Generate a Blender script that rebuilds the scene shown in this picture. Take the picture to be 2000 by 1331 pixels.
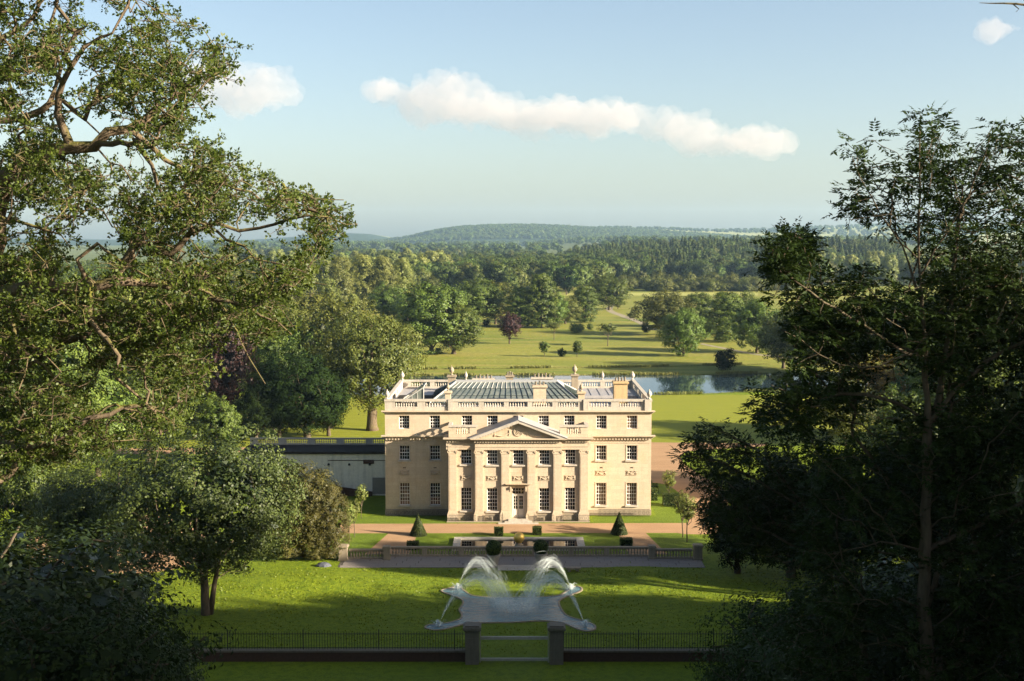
import bpy, math, random
import numpy as np
from mathutils import Vector

# ------------------------------------------------------------------ camera, sky, sun, exposure
for o in list(bpy.data.objects):
    bpy.data.objects.remove(o)
sc = bpy.context.scene
COL = sc.collection
FPX = 2450.0                                   # focal length in photo pixels (photo 2000 wide)
PITCH = math.atan((665.5 - 470.0) / FPX)
EYE = 31.0                                     # camera stands on a wooded hillside 31 m above the garden
cam_d = bpy.data.cameras.new("camera")
cam = bpy.data.objects.new("camera", cam_d)
COL.objects.link(cam)
cam.location = (0, 0, EYE)
cam.rotation_euler = (math.pi / 2 - PITCH, 0, 0)
cam_d.sensor_width = 36.0
cam_d.lens = FPX / 2000.0 * 36.0
cam_d.clip_start = 0.3
cam_d.clip_end = 30000.0
sc.camera = cam

SUN_EL = math.radians(18.5)
SUN_AZ = math.radians(110.5)                   # clockwise from +Y
sun_dir = Vector((math.sin(SUN_AZ) * math.cos(SUN_EL), math.cos(SUN_AZ) * math.cos(SUN_EL), math.sin(SUN_EL)))
sun_d = bpy.data.lights.new("sun", 'SUN')
sun_d.energy = 5.0
sun_d.angle = math.radians(0.55)
sun_d.color = (1.0, 0.88, 0.70)
sun = bpy.data.objects.new("sun", sun_d)
COL.objects.link(sun)
sun.rotation_euler = (-sun_dir).to_track_quat('-Z', 'Y').to_euler()
sun.location = (60, -20, 80)

world = bpy.data.worlds.new("World")
sc.world = world
world.use_nodes = True
wn, wl = world.node_tree.nodes, world.node_tree.links
wn.clear()


def build_sky():
    out = wn.new('ShaderNodeOutputWorld')
    bg = wn.new('ShaderNodeBackground')
    bg.inputs['Strength'].default_value = 0.05
    sky = wn.new('ShaderNodeTexSky')
    sky.sky_type = 'NISHITA'
    sky.sun_disc = False
    sky.sun_elevation = SUN_EL
    sky.sun_rotation = SUN_AZ
    sky.altitude = 60
    sky.air_density = 0.84
    sky.dust_density = 1.9
    sky.ozone_density = 0.2
    wl.new(sky.outputs[0], bg.inputs['Color'])
    wl.new(bg.outputs[0], out.inputs['Surface'])


build_sky()
vs = sc.view_settings
vs.view_transform = 'Standard'
vs.look = 'None'
vs.gamma = 1.0
vs.use_curve_mapping = False
vs.exposure = 2.05
cy = sc.cycles
cy.max_bounces = 5
cy.diffuse_bounces = 3
cy.glossy_bounces = 3
cy.transmission_bounces = 3
cy.transparent_max_bounces = 12
cy.volume_bounces = 0
cy.use_denoising = True
cy.sample_clamp_indirect = 6.0
cy.use_adaptive_sampling = True
cy.adaptive_threshold = 0.015

# ------------------------------------------------------------------ helpers
_C, _S = math.cos(PITCH), math.sin(PITCH)


def ray(u, v):
    a = (u - 1000) / FPX; b = (665.5 - v) / FPX
    return Vector((a, _C + b * _S, -_S + b * _C))


def on_ground(u, v, z=0.0):
    """world point at height z under photo pixel (u, v)"""
    d = ray(u, v); t = (z - EYE) / d.z
    return Vector((d.x * t, d.y * t, z))


def at_depth(u, v, y):
    d = ray(u, v); t = y / d.y
    return Vector((d.x * t, y, EYE + d.z * t))


def ground_z(x, y):
    """height of the terrain (numpy or float)"""
    x = np.asarray(x, float); y = np.asarray(y, float)
    t = np.clip((86.0 - y) / 86.0, 0, 1)
    z = 29.0 * t ** 1.3 + np.where(y < 0, -y * 0.05, 0)
    z = z + 0.75 * np.exp(-((x - 25) / 9) ** 2 - ((y - 102.5) / 2.2) ** 2)
    z = z + 0.35 * np.exp(-((x - 12) / 5) ** 2 - ((y - 114) / 2.5) ** 2)
    z = z + 0.45 * np.exp(-((x + 20) / 8) ** 2 - ((y - 112) / 3) ** 2)
    s = np.clip((y - 1000) / 450, 0, 1); s = s * s * (3 - 2 * s)
    r = np.clip((x - 20) / 220, 0, 1); r = r * r * (3 - 2 * r)
    z = z + 15 * s * r
    s2 = np.clip((y - 1100) / 3000, 0, 1)
    z = z + 10 * s2
    return z


class MB:
    """collects geometry for ONE mesh object"""
    def __init__(self): self.v = []; self.f = []; self.m = []; self.cur = 0

    def add(self, vs_, fs):
        o = len(self.v); self.v += [tuple(p) for p in vs_]; self.f += [tuple(i + o for i in f) for f in fs]
        self.m += [self.cur] * len(fs); return self

    def box(self, x0, x1, y0, y1, z0, z1):
        return self.add([(x0, y0, z0), (x1, y0, z0), (x1, y1, z0), (x0, y1, z0), (x0, y0, z1), (x1, y0, z1), (x1, y1, z1), (x0, y1, z1)],
                        [(0, 3, 2, 1), (4, 5, 6, 7), (0, 1, 5, 4), (1, 2, 6, 5), (2, 3, 7, 6), (3, 0, 4, 7)])

    def prism(self, poly, z0, z1):
        n = len(poly)
        return self.add([(p[0], p[1], z0) for p in poly] + [(p[0], p[1], z1) for p in poly],
                        [tuple(range(n - 1, -1, -1)), tuple(range(n, 2 * n))] + [(i, (i + 1) % n, n + (i + 1) % n, n + i) for i in range(n)])

    def prism_y(self, poly, y0, y1):          # poly in x,z
        n = len(poly)
        return self.add([(p[0], y0, p[1]) for p in poly] + [(p[0], y1, p[1]) for p in poly],
                        [tuple(range(n)), tuple(range(2 * n - 1, n - 1, -1))] + [((i + 1) % n, i, n + i, n + (i + 1) % n) for i in range(n)])

    def lathe(self, prof, n=10, c=(0, 0, 0), cap=True):
        vs_ = []
        for r, z in prof:
            for k in range(n):
                a = 2 * math.pi * k / n
                vs_.append((c[0] + r * math.cos(a), c[1] + r * math.sin(a), c[2] + z))
        fs = []
        for i in range(len(prof) - 1):
            for k in range(n):
                fs.append((i * n + k, i * n + (k + 1) % n, (i + 1) * n + (k + 1) % n, (i + 1) * n + k))
        if cap: fs += [tuple(range(n - 1, -1, -1)), tuple(range((len(prof) - 1) * n, len(prof) * n))]
        return self.add(vs_, fs)

    def tube(self, pts, rad, n=6):
        pts = [Vector(p) for p in pts]
        if isinstance(rad, (int, float)): rad = [rad] * len(pts)
        up = Vector((0.13, 0.21, 1)).normalized(); vs_ = []
        for i, p in enumerate(pts):
            t = (pts[min(i + 1, len(pts) - 1)] - pts[max(i - 1, 0)])
            t = t.normalized() if t.length > 1e-9 else Vector((0, 0, 1))
            a = t.cross(up)
            if a.length < 1e-3: a = t.cross(Vector((1, 0, 0)))
            a.normalize(); b = t.cross(a).normalized(); up = -b if (-b).dot(up) > 0 else b
            a = up.cross(t).normalized(); b = up
            for k in range(n):
                q = 2 * math.pi * k / n
                vs_.append(p + (a * math.cos(q) + b * math.sin(q)) * rad[i])
        fs = [(i * n + k, i * n + (k + 1) % n, (i + 1) * n + (k + 1) % n, (i + 1) * n + k) for i in range(len(pts) - 1) for k in range(n)]
        fs += [tuple(range(n - 1, -1, -1)), tuple(range((len(pts) - 1) * n, len(pts) * n))]
        return self.add(vs_, fs)

    def mesh(self, name, mat, smooth=False):
        me = bpy.data.meshes.new(name)
        me.from_pydata(self.v, [], self.f)
        for m in (mat if isinstance(mat, (list, tuple)) else [mat]): me.materials.append(m)
        if any(self.m): me.polygons.foreach_set('material_index', self.m)
        if smooth: me.polygons.foreach_set('use_smooth', [True] * len(self.f))
        me.update()
        return me

    def build(self, name, mat, parent=None, loc=None, smooth=False, kind=None):
        return link(name, self.mesh(name, mat, smooth), parent, loc, kind)


def link(name, me, parent=None, loc=None, kind=None, rotz=0, scale=None):
    o = bpy.data.objects.new(name, me); COL.objects.link(o)
    if parent: o.parent = parent
    if loc is not None: o.location = loc
    if rotz: o.rotation_euler.z = rotz
    if scale is not None: o.scale = scale if hasattr(scale, '__len__') else (scale,) * 3
    if kind: o['kind'] = kind
    return o


def tag(o, label, cat, group=None):
    o['label'] = label; o['category'] = cat
    if group: o['group'] = group
    return o


def thing(name, label, cat, loc=(0, 0, 0), rotz=0, group=None, scale=None):
    o = bpy.data.objects.new(name, None); COL.objects.link(o)
    o.location = loc; o.rotation_euler = (0, 0, rotz); o.empty_display_size = 0.3
    if scale is not None: o.scale = scale if hasattr(scale, '__len__') else (scale,) * 3
    return tag(o, label, cat, group)


def struct(name, mb, mat, label=None, smooth=False):
    o = mb.build(name, mat, None, None, smooth); o['kind'] = 'structure'
    if label: o['label'] = label
    return o


# ------------------------------------------------------------------ materials
class NT:
    def __init__(self, name):
        self.m = bpy.data.materials.new(name); self.m.use_nodes = True
        self.t = self.m.node_tree; self.n = self.t.nodes; self.l = self.t.links; self.n.clear()
        self.out = self.n.new('ShaderNodeOutputMaterial')

    def node(self, typ, **kw):
        n = self.n.new(typ)
        for k, v in kw.items():
            if hasattr(n, k): setattr(n, k, v)
            else: n.inputs[k.replace('_', ' ')].default_value = v
        return n

    def link(self, a, b): self.l.new(a, b)

    def noise(self, scale, detail=4, rough=0.55, vec=None, dist=0):
        n = self.node('ShaderNodeTexNoise'); n.inputs['Scale'].default_value = scale
        n.inputs['Detail'].default_value = detail; n.inputs['Roughness'].default_value = rough
        n.inputs['Distortion'].default_value = dist
        if vec is not None: self.link(vec, n.inputs['Vector'])
        return n.outputs['Fac']

    def coords(self, kind='Object', scale=(1, 1, 1)):
        tc = self.node('ShaderNodeTexCoord'); mp = self.node('ShaderNodeMapping')
        mp.inputs['Scale'].default_value = scale
        self.link(tc.outputs[kind], mp.inputs['Vector'])
        return mp.outputs[0]

    def world_coords(self, scale=(1, 1, 1)):
        g = self.node('ShaderNodeNewGeometry'); mp = self.node('ShaderNodeMapping')
        mp.inputs['Scale'].default_value = scale
        self.link(g.outputs['Position'], mp.inputs['Vector'])
        return mp.outputs[0]

    def ramp(self, fac, stops):
        r = self.node('ShaderNodeValToRGB'); e = r.color_ramp.elements
        while len(e) < len(stops): e.new(0.5)
        for el, (p, c) in zip(e, stops): el.position = p; el.color = (*c, 1)
        self.link(fac, r.inputs['Fac']); return r.outputs[0]

    def mix(self, fac, a, b, mode='MIX'):
        n = self.node('ShaderNodeMix', data_type='RGBA', blend_type=mode)
        for s, k in ((fac, 'Factor'), (a, 'A'), (b, 'B')):
            if isinstance(s, (int, float)): n.inputs[k].default_value = s
            elif isinstance(s, (tuple, list)): n.inputs[k].default_value = (*s, 1)
            else: self.link(s, n.inputs[k])
        return n.outputs['Result']

    def math(self, op, a, b=None, clamp=False):
        n = self.node('ShaderNodeMath', operation=op); n.use_clamp = clamp
        for i, s in enumerate((a, b)):
            if s is None: continue
            if isinstance(s, (int, float)): n.inputs[i].default_value = s
            else: self.link(s, n.inputs[i])
        return n.outputs[0]

    def bump(self, h, strength=0.5, dist=0.05):
        b = self.node('ShaderNodeBump'); b.inputs['Strength'].default_value = strength; b.inputs['Distance'].default_value = dist
        self.link(h, b.inputs['Height']); return b.outputs[0]

    def principled(self, col, rough=0.7, metal=0.0, spec=0.3, normal=None):
        p = self.node('ShaderNodeBsdfPrincipled')
        if isinstance(col, (tuple, list)): p.inputs['Base Color'].default_value = (*col, 1)
        else: self.link(col, p.inputs['Base Color'])
        if isinstance(rough, (int, float)): p.inputs['Roughness'].default_value = rough
        else: self.link(rough, p.inputs['Roughness'])
        p.inputs['Metallic'].default_value = metal
        p.inputs['Specular IOR Level'].default_value = spec
        if normal is not None: self.link(normal, p.inputs['Normal'])
        return p

    def done(self, shader):
        self.link(shader, self.out.inputs['Surface']); return self.m


def m_stone(name, base, dark, streak=0.35, scale=1.0, warm=None, blocks=0.0):
    t = NT(name); c = t.world_coords()
    big = t.noise(0.35 * scale, 5, 0.6, c)
    fine = t.noise(6 * scale, 4, 0.6, c)
    run = t.noise(1.3 * scale, 4, 0.6, t.world_coords((1.6, 1.6, 0.16)))
    col = t.mix(t.math('MULTIPLY', t.ramp(run, [(0.48, (0, 0, 0)), (0.72, (1, 1, 1))]), streak), base, dark)
    if warm: col = t.mix(t.math('MULTIPLY', t.ramp(big, [(0.5, (0, 0, 0)), (0.68, (1, 1, 1))]), 0.6), col, warm)
    col = t.mix(0.35, col, t.ramp(fine, [(0.3, tuple(x * .72 for x in base)), (0.7, tuple(min(1, x * 1.2) for x in base))]))
    if blocks:                                        # ashlar: blocks differ slightly in tone, joints barely show
        g = t.node('ShaderNodeNewGeometry'); sp = t.node('ShaderNodeSeparateXYZ'); t.link(g.outputs['Position'], sp.inputs[0])
        cb = t.node('ShaderNodeCombineXYZ'); t.link(t.math('ADD', sp.outputs[0], sp.outputs[1]), cb.inputs[0]); t.link(sp.outputs[2], cb.inputs[1])
        br = t.node('ShaderNodeTexBrick'); br.inputs['Scale'].default_value = 1.0; br.inputs['Brick Width'].default_value = 1.05; br.inputs['Row Height'].default_value = 0.42
        br.inputs['Mortar Size'].default_value = 0.012; br.inputs['Color1'].default_value = (0.86, 0.85, 0.83, 1); br.inputs['Color2'].default_value = (1.1, 1.08, 1.04, 1); br.inputs['Mortar'].default_value = (0.7, 0.66, 0.6, 1)
        t.link(cb.outputs[0], br.inputs['Vector'])
        col = t.mix(blocks, col, t.mix(1.0, col, br.outputs['Color'], 'MULTIPLY'))
    return t.done(t.principled(col, 0.85, 0, 0.2, t.bump(fine, 0.25, 0.02)).outputs[0])


def m_plain(name, col, rough=0.6, metal=0, spec=0.3, var=0.2, scale=3.0):
    t = NT(name)
    n = t.noise(scale, 4, 0.6, t.world_coords())
    c = t.mix(n, tuple(x * (1 - var) for x in col), tuple(min(1, x * (1 + var)) for x in col))
    return t.done(t.principled(c, rough, metal, spec, t.bump(n, 0.1, 0.02)).outputs[0])


def m_grass(name, c1, c2, c3, stretch=(1, 1, 1), fine=2.2, bump=0.9, stripes=0.0, patch=0.05):
    t = NT(name); c = t.world_coords(stretch)
    a = t.noise(patch, 5, 0.62, c)
    b = t.noise(fine, 6, 0.7, c)
    d = t.noise(fine * 5, 3, 0.7, t.world_coords())
    col = t.mix(t.ramp(a, [(0.36, (0, 0, 0)), (0.64, (1, 1, 1))]), c1, c2)
    col = t.mix(t.math('MULTIPLY', t.ramp(b, [(0.44, (0, 0, 0)), (0.62, (1, 1, 1))]), 0.85), col, c3)
    col = t.mix(t.math('MULTIPLY', t.ramp(d, [(0.48, (0, 0, 0)), (0.66, (1, 1, 1))]), 0.55), col, tuple(x * 0.42 for x in c1))
    if stripes:
        w = t.node('ShaderNodeTexWave', wave_type='BANDS', bands_direction='Y'); w.inputs['Scale'].default_value = 0.16
        w.inputs['Distortion'].default_value = 0.6; w.inputs['Detail'].default_value = 1
        t.link(t.world_coords((0.1, 1, 1)), w.inputs['Vector'])
        col = t.mix(t.math('MULTIPLY', w.outputs['Fac'], stripes), col, tuple(x * 0.72 for x in c1))
    h = t.math('ADD', b, t.math('MULTIPLY', d, 0.6))
    return t.done(t.principled(col, 0.8, 0, 0.15, t.bump(h, bump, 0.3)).outputs[0])


def m_leaf(name, dark, light, trans=0.3, spec=0.22, rough=0.5, hue_rand=0.25):
    t = NT(name)
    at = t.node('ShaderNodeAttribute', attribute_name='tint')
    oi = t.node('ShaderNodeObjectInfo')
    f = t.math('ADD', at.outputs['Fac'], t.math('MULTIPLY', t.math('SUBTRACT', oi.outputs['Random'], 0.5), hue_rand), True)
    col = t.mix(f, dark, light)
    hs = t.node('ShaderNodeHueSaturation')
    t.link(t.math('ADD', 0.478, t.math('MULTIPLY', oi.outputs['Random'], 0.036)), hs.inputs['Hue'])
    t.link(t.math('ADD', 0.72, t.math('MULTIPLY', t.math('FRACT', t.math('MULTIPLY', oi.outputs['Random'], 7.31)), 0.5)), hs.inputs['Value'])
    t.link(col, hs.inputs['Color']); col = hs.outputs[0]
    p = t.principled(col, rough, 0, spec)
    tr = t.node('ShaderNodeBsdfTranslucent')
    t.link(t.mix(0.5, col, tuple(min(1, x * 1.5) for x in light)), tr.inputs['Color'])
    mx = t.node('ShaderNodeMixShader'); mx.inputs[0].default_value = trans
    t.link(p.outputs[0], mx.inputs[1]); t.link(tr.outputs[0], mx.inputs[2])
    return t.done(mx.outputs[0])


def m_bark(name, base, moss, mossy=0.3):
    t = NT(name); c = t.world_coords((3, 3, 0.8))
    n = t.noise(3.0, 5, 0.65, c)
    g = t.node('ShaderNodeNewGeometry'); sx = t.node('ShaderNodeSeparateXYZ'); t.link(g.outputs['Normal'], sx.inputs[0])
    up = t.math('MULTIPLY', t.math('MAXIMUM', sx.outputs['Z'], 0.0), t.ramp(t.noise(1.4, 4, 0.6, t.world_coords()), [(0.4, (0, 0, 0)), (0.6, (1, 1, 1))]))
    col = t.ramp(n, [(0.3, tuple(x * .45 for x in base)), (0.7, base)])
    col = t.mix(t.math('MULTIPLY', up, mossy, True), col, moss)
    return t.done(t.principled(col, 0.9, 0, 0.1, t.bump(n, 0.9, 0.04)).outputs[0])


def m_water(name, col, rough=0.05, scale=0.5, stretch=(1, 1, 1), strength=0.12, ior=1.33, dist=0.05):
    t = NT(name); n = t.noise(scale, 4, 0.6, t.world_coords(stretch))
    p = t.principled(col, rough, 0, 0.5, t.bump(n, strength, dist)); p.inputs['IOR'].default_value = ior
    return t.done(p.outputs[0])


STONE = m_stone('limestone', (0.445, 0.362, 0.262), (0.27, 0.215, 0.15), 0.42, 1.0, (0.44, 0.31, 0.175), 0.42)
STONE_PALE = m_stone('weathered_limestone', (0.40, 0.355, 0.29), (0.16, 0.14, 0.115), 0.65, 1.3)
STONE_GREY = m_stone('grey_stone', (0.27, 0.22, 0.155), (0.09, 0.075, 0.055), 0.6, 1.6)
STONE_DARK = m_stone('lichened_stone', (0.16, 0.135, 0.10), (0.05, 0.045, 0.036), 0.6, 2.0)
RENDER_WHITE = m_stone('white_render', (0.68, 0.62, 0.53), (0.2, 0.18, 0.155), 0.6, 0.9)
PAVING = m_stone('paving_stone', (0.21, 0.18, 0.155), (0.10, 0.09, 0.08), 0.5, 2.5)
LEAD = m_plain('lead_roof', (0.28, 0.265, 0.26), 0.55, 0.0, 0.4, 0.2, 1.2)
LEAD_DARK = m_plain('dark_lead', (0.032, 0.028, 0.024), 0.9, 0, 0.08, 0.3, 0.8)
WHITE = m_plain('white_paint', (0.74, 0.72, 0.68), 0.5, 0, 0.3, 0.06)
DOOR_PAINT = m_plain('pale_door_paint', (0.60, 0.53, 0.45), 0.5, 0, 0.3, 0.06)
IRON = m_plain('black_iron', (0.012, 0.012, 0.012), 0.5, 0, 0.4, 0.3)
BRICK = m_plain('old_brick', (0.07, 0.04, 0.028), 0.9, 0, 0.1, 0.5, 5)
TIMBER = m_plain('weathered_timber', (0.38, 0.35, 0.28), 0.85, 0, 0.2, 0.25, 4)
GRAVEL = (lambda t: t.done(t.principled(t.mix(0.5, t.ramp(t.noise(0.35, 6, 0.65, t.world_coords((0.5, 1.4, 1))), [(0.32, (0.25, 0.15, 0.08)), (0.68, (0.37, 0.235, 0.13))]), t.ramp(t.noise(7.0, 4, 0.7, t.world_coords()), [(0.3, (0.23, 0.14, 0.075)), (0.7, (0.40, 0.25, 0.14))])), 0.95, 0, 0.1, t.bump(t.noise(9.0, 3, 0.7, t.world_coords()), 0.6, 0.03)).outputs[0]))(NT('hoggin_gravel'))
GOLD = m_plain('gilded_metal', (0.85, 0.55, 0.12), 0.35, 0.6, 0.5, 0.1)
TERRACOTTA = m_plain('pale_planter', (0.27, 0.24, 0.21), 0.8, 0, 0.2, 0.2, 4)
EARTH = m_plain('bare_soil', (0.13, 0.075, 0.045), 0.95, 0, 0.1, 0.3, 2)


def m_pane(name, dark, light):
    t = NT(name)
    n = t.noise(0.9, 3, 0.5, t.world_coords())
    return t.done(t.principled(t.ramp(n, [(0.35, dark), (0.75, light)]), 0.06, 0, 0.5).outputs[0])


PANE = m_pane('dark_window_glass', (0.006, 0.005, 0.006), (0.03, 0.02, 0.016))
PANE_BLIND = m_pane('glass_over_blinds', (0.05, 0.03, 0.02), (0.22, 0.14, 0.08))
PANE_ROOF = m_pane('skylight_glass', (0.09, 0.11, 0.10), (0.19, 0.195, 0.165))
LAKE = m_water('lake_water', (0.02, 0.035, 0.045), 0.03, 0.25, (0.25, 1.2, 1), 0.02)
POOL = m_water('fountain_water', (0.085, 0.175, 0.2), 0.1, 1.1, (0.7, 1.5, 1), 0.9, 1.26, 0.16)
BASIN = m_water('reflecting_water', (0.006, 0.008, 0.008), 0.015, 0.8, (1, 1, 1), 0.015)
# ------------------------------------------------------------------ ground, lake, paths, hills
LAWN = m_grass('garden_turf', (0.145, 0.198, 0.008), (0.184, 0.234, 0.010), (0.090, 0.142, 0.006), fine=1.6, bump=1.0, patch=0.09)
LAWN_MOWN = m_grass('mown_lawn', (0.206, 0.218, 0.018), (0.227, 0.235, 0.022), (0.181, 0.206, 0.017), (0.25, 1, 1), 1.2, 0.35, 0.5, 0.03)
MEADOW = m_grass('park_meadow', (0.205, 0.207, 0.030), (0.105, 0.142, 0.016), (0.245, 0.212, 0.050), (0.2, 1.0, 1), 0.16, 1.0, 0, 0.016)
FARM = m_grass('farmland', (0.09, 0.12, 0.03), (0.16, 0.16, 0.05), (0.06, 0.09, 0.02), (0.3, 1, 1), 0.02, 0.2, 0, 0.004)


def axis(*segs):
    a = []
    for lo, hi, st in segs: a += list(np.arange(lo, hi, st))
    return np.array(a + [segs[-1][1]])


def make_ground():
    xs = axis((-7000, -1000, 400), (-1000, -160, 60), (-160, -45, 6), (-45, 45, 1.0), (45, 160, 6), (160, 1000, 60), (1000, 7000, 400))
    ys = axis((-400, 0, 25), (0, 84, 4), (84, 118, 0.6), (118, 260, 6), (260, 300, 4), (300, 1600, 30), (1600, 9000, 250))
    X, Y = np.meshgrid(xs, ys); Z = ground_z(X, Y)
    nx, ny = len(xs), len(ys)
    mb = MB(); mb.v = list(zip(X.ravel().tolist(), Y.ravel().tolist(), Z.ravel().tolist()))
    for j in range(ny - 1):
        m = 0 if ys[j] < 262 else (1 if ys[j] < 900 else 2)
        for i in range(nx - 1):
            k = j * nx + i
            mb.f.append((k, k + 1, k + nx + 1, k + nx)); mb.m.append(m)
    return struct('ground', mb, [LAWN, MEADOW, FARM], None, True)


make_ground()


def sheet(name, poly, z, mat):
    mb = MB(); mb.add([(x, y, z) for x, y in poly], [tuple(range(len(poly)))])
    return struct(name, mb, mat)


def smooth_loop(pts, n=6, closed=True):
    """Catmull-Rom through 2-D points"""
    P = [Vector((p[0], p[1])) for p in pts]; out = []; N = len(P)
    for i in range(N if closed else N - 1):
        if closed: a, b, c, d = P[(i - 1) % N], P[i], P[(i + 1) % N], P[(i + 2) % N]
        else: a, b, c, d = P[max(i - 1, 0)], P[i], P[i + 1], P[min(i + 2, N - 1)]
        for k in range(n):
            t = k / n
            q = 0.5 * ((2 * b) + (c - a) * t + (2 * a - 5 * b + 4 * c - d) * t * t + (3 * b - a - 3 * c + d) * t ** 3)
            out.append((q.x, q.y))
    if not closed: out.append(tuple(P[-1]))
    return out


# mown lawn between the house and the lake
sheet('lawn', [(-62, 186), (15, 190), (60, 190), (140, 186), (140, 250), (60, 251), (-62, 251)], 0.004, LAWN_MOWN)
# lake beyond
lake_pts = [on_ground(u, v) for u, v in ((640, 768), (900, 773), (1300, 771.5), (1480, 765), (1560, 770), (1760, 772), (1790, 752), (1640, 741), (1500, 730), (1380, 733),
                                         (1200, 733.5), (1000, 734), (860, 735), (640, 737))]
sheet('lake', smooth_loop([(p.x, p.y) for p in lake_pts], 5), 0.012, LAKE)

# gravel: terrace walk in front of the house, cross walks, side drive
sheet('gravel_walk', [(-19, 131.1), (19.5, 131.3), (19.5, 136.0), (-19, 135.6)], 0.006, GRAVEL)
sheet('gravel_path_west', [(-14.6, 122.2), (-10.2, 122.2), (-10.0, 131.2), (-13.1, 131.2)], 0.010, GRAVEL)
sheet('gravel_path_east', [(11.6, 122.2), (15.4, 122.2), (14.2, 131.4), (11.2, 131.4)], 0.010, GRAVEL)
sheet('gravel_drive', smooth_loop([(17.6, 131.2), (19.4, 136), (21, 146), (19.5, 158), (15.3, 160), (15.3, 175), (15.3, 190), (25, 191), (38, 190), (37, 187), (26, 183), (24, 172), (26, 158), (25.5, 146), (24, 136), (22, 131.2)], 4), 0.014, GRAVEL)
sheet('gravel_yard', smooth_loop([(-44, 118), (-34, 115), (-30, 122), (-33, 132), (-39, 140), (-47, 136), (-50, 126)], 4), 0.008, GRAVEL)
sheet('gravel_path_north', [(-62, 180.5), (15.2, 182), (15.2, 189.5), (-62, 185.6)], 0.008, GRAVEL)
# park tracks
t1 = smooth_loop([(p.x, p.y) for p in (on_ground(1205, 588), on_ground(1190, 605), on_ground(1215, 617), on_ground(1250, 630), on_ground(1275, 645))], 6, False)
mb = MB()
for i, (x, y) in enumerate(t1): mb.v += [(x - 1.6, y - 1.5, 0.02), (x + 1.6, y + 1.5, 0.02)]
mb.f = [(2 * i, 2 * i + 1, 2 * i + 3, 2 * i + 2) for i in range(len(t1) - 1)]; mb.m = [0] * len(mb.f)
struct('park_track', mb, m_plain('pale_track', (0.24, 0.21, 0.14), 0.95, 0, 0.1, 0.2, 0.3))
t2 = smooth_loop([(p.x, p.y) for p in (on_ground(1370, 672), on_ground(1420, 682), on_ground(1480, 693), on_ground(1560, 700))], 6, False)
mb = MB()
for i, (x, y) in enumerate(t2): mb.v += [(x - .6, y - 1.6, 0.02), (x + .6, y + 1.6, 0.02)]
mb.f = [(2 * i, 2 * i + 1, 2 * i + 3, 2 * i + 2) for i in range(len(t2) - 1)]; mb.m = [0] * len(mb.f)
struct('lakeside_track', mb, m_plain('pale_track_2', (0.24, 0.21, 0.14), 0.95, 0, 0.1, 0.2, 0.3))
# pale hay fields between hedges
for i, (u0, u1, v0, v1) in enumerate(((1205, 1500, 541, 546), (1330, 1800, 542, 547.5), (1080, 1480, 572, 578), (1560, 1780, 545, 551))):
    a, b, c, d = on_ground(u0, v1), on_ground(u1, v1), on_ground(u1, v0), on_ground(u0, v0)
    sheet('hay_field', [(p.x, p.y) for p in (a, b, c, d)], 0.03 + 0.01 * i, m_plain('hay_%d' % i, (0.27, 0.27, 0.075), 0.9, 0, 0.1, 0.15, 0.05))


def hill(name, y0, depth, prof, mat, seed, rough=6.0):
    """prof: (u, v) crest points in the photo, turned into a real ridge at distance y0"""
    rng = np.random.default_rng(seed)
    cu = np.array([p[0] for p in prof], float); cz = np.array([at_depth(p[0], p[1], y0).z for p in prof])
    us = np.linspace(cu[0], cu[-1], 260); X = (us - 1000) / FPX * y0
    Z = np.interp(us, cu, cz)
    k = np.ones(9) / 9; Z = np.convolve(np.pad(Z, 4, mode='edge'), k, 'valid')
    rows = 26; mb = MB(); nx = len(us)
    ph = rng.uniform(0, 6.28, 12)
    for j in range(rows):
        t = j / (rows - 1); f = math.sin(min(t / 0.62, 1) * math.pi / 2) if t < 0.62 else math.cos((t - 0.62) / 0.38 * math.pi / 2)
        y = y0 + (t - 0.62) * depth
        base = 2.0
        for i in range(nx):
            w = sum(math.sin(X[i] * (0.0011 * (q + 1)) + ph[q] + y * 0.0007 * (q + 2)) for q in range(6)) * rough * 0.5 * math.sin(t * math.pi)
            mb.v.append((X[i] * (1 + (t - .62) * 0.05), y, base + (Z[i] - base) * f + w * (0.4 if f < .98 else .15)))
    for j in range(rows - 1):
        for i in range(nx - 1):
            q = j * nx + i; mb.f.append((q, q + 1, q + nx + 1, q + nx)); mb.m.append(0)
    return struct(name, mb, mat, None, True)


def m_hill(name, wood, field, thr, sx=0.0016):
    t = NT(name); v = t.node('ShaderNodeTexVoronoi'); v.inputs['Scale'].default_value = 1.0
    t.link(t.world_coords((sx, sx * 1.4, sx * 2)), v.inputs['Vector'])
    sep = t.node('ShaderNodeSeparateColor'); t.link(v.outputs['Color'], sep.inputs[0])
    f = t.math('GREATER_THAN', sep.outputs[0], thr)
    fld = t.mix(sep.outputs[1], field, tuple(x * 0.7 for x in field))
    wd = t.ramp(t.noise(0.05, 4, 0.7, t.world_coords()), [(0.35, tuple(x * .5 for x in wood)), (0.65, wood)])
    h = t.noise(0.06, 4, 0.7, t.world_coords())
    return t.done(t.principled(t.mix(f, wd, fld), 0.9, 0, 0.1, t.bump(h, 0.8, 6.0)).outputs[0])


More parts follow.
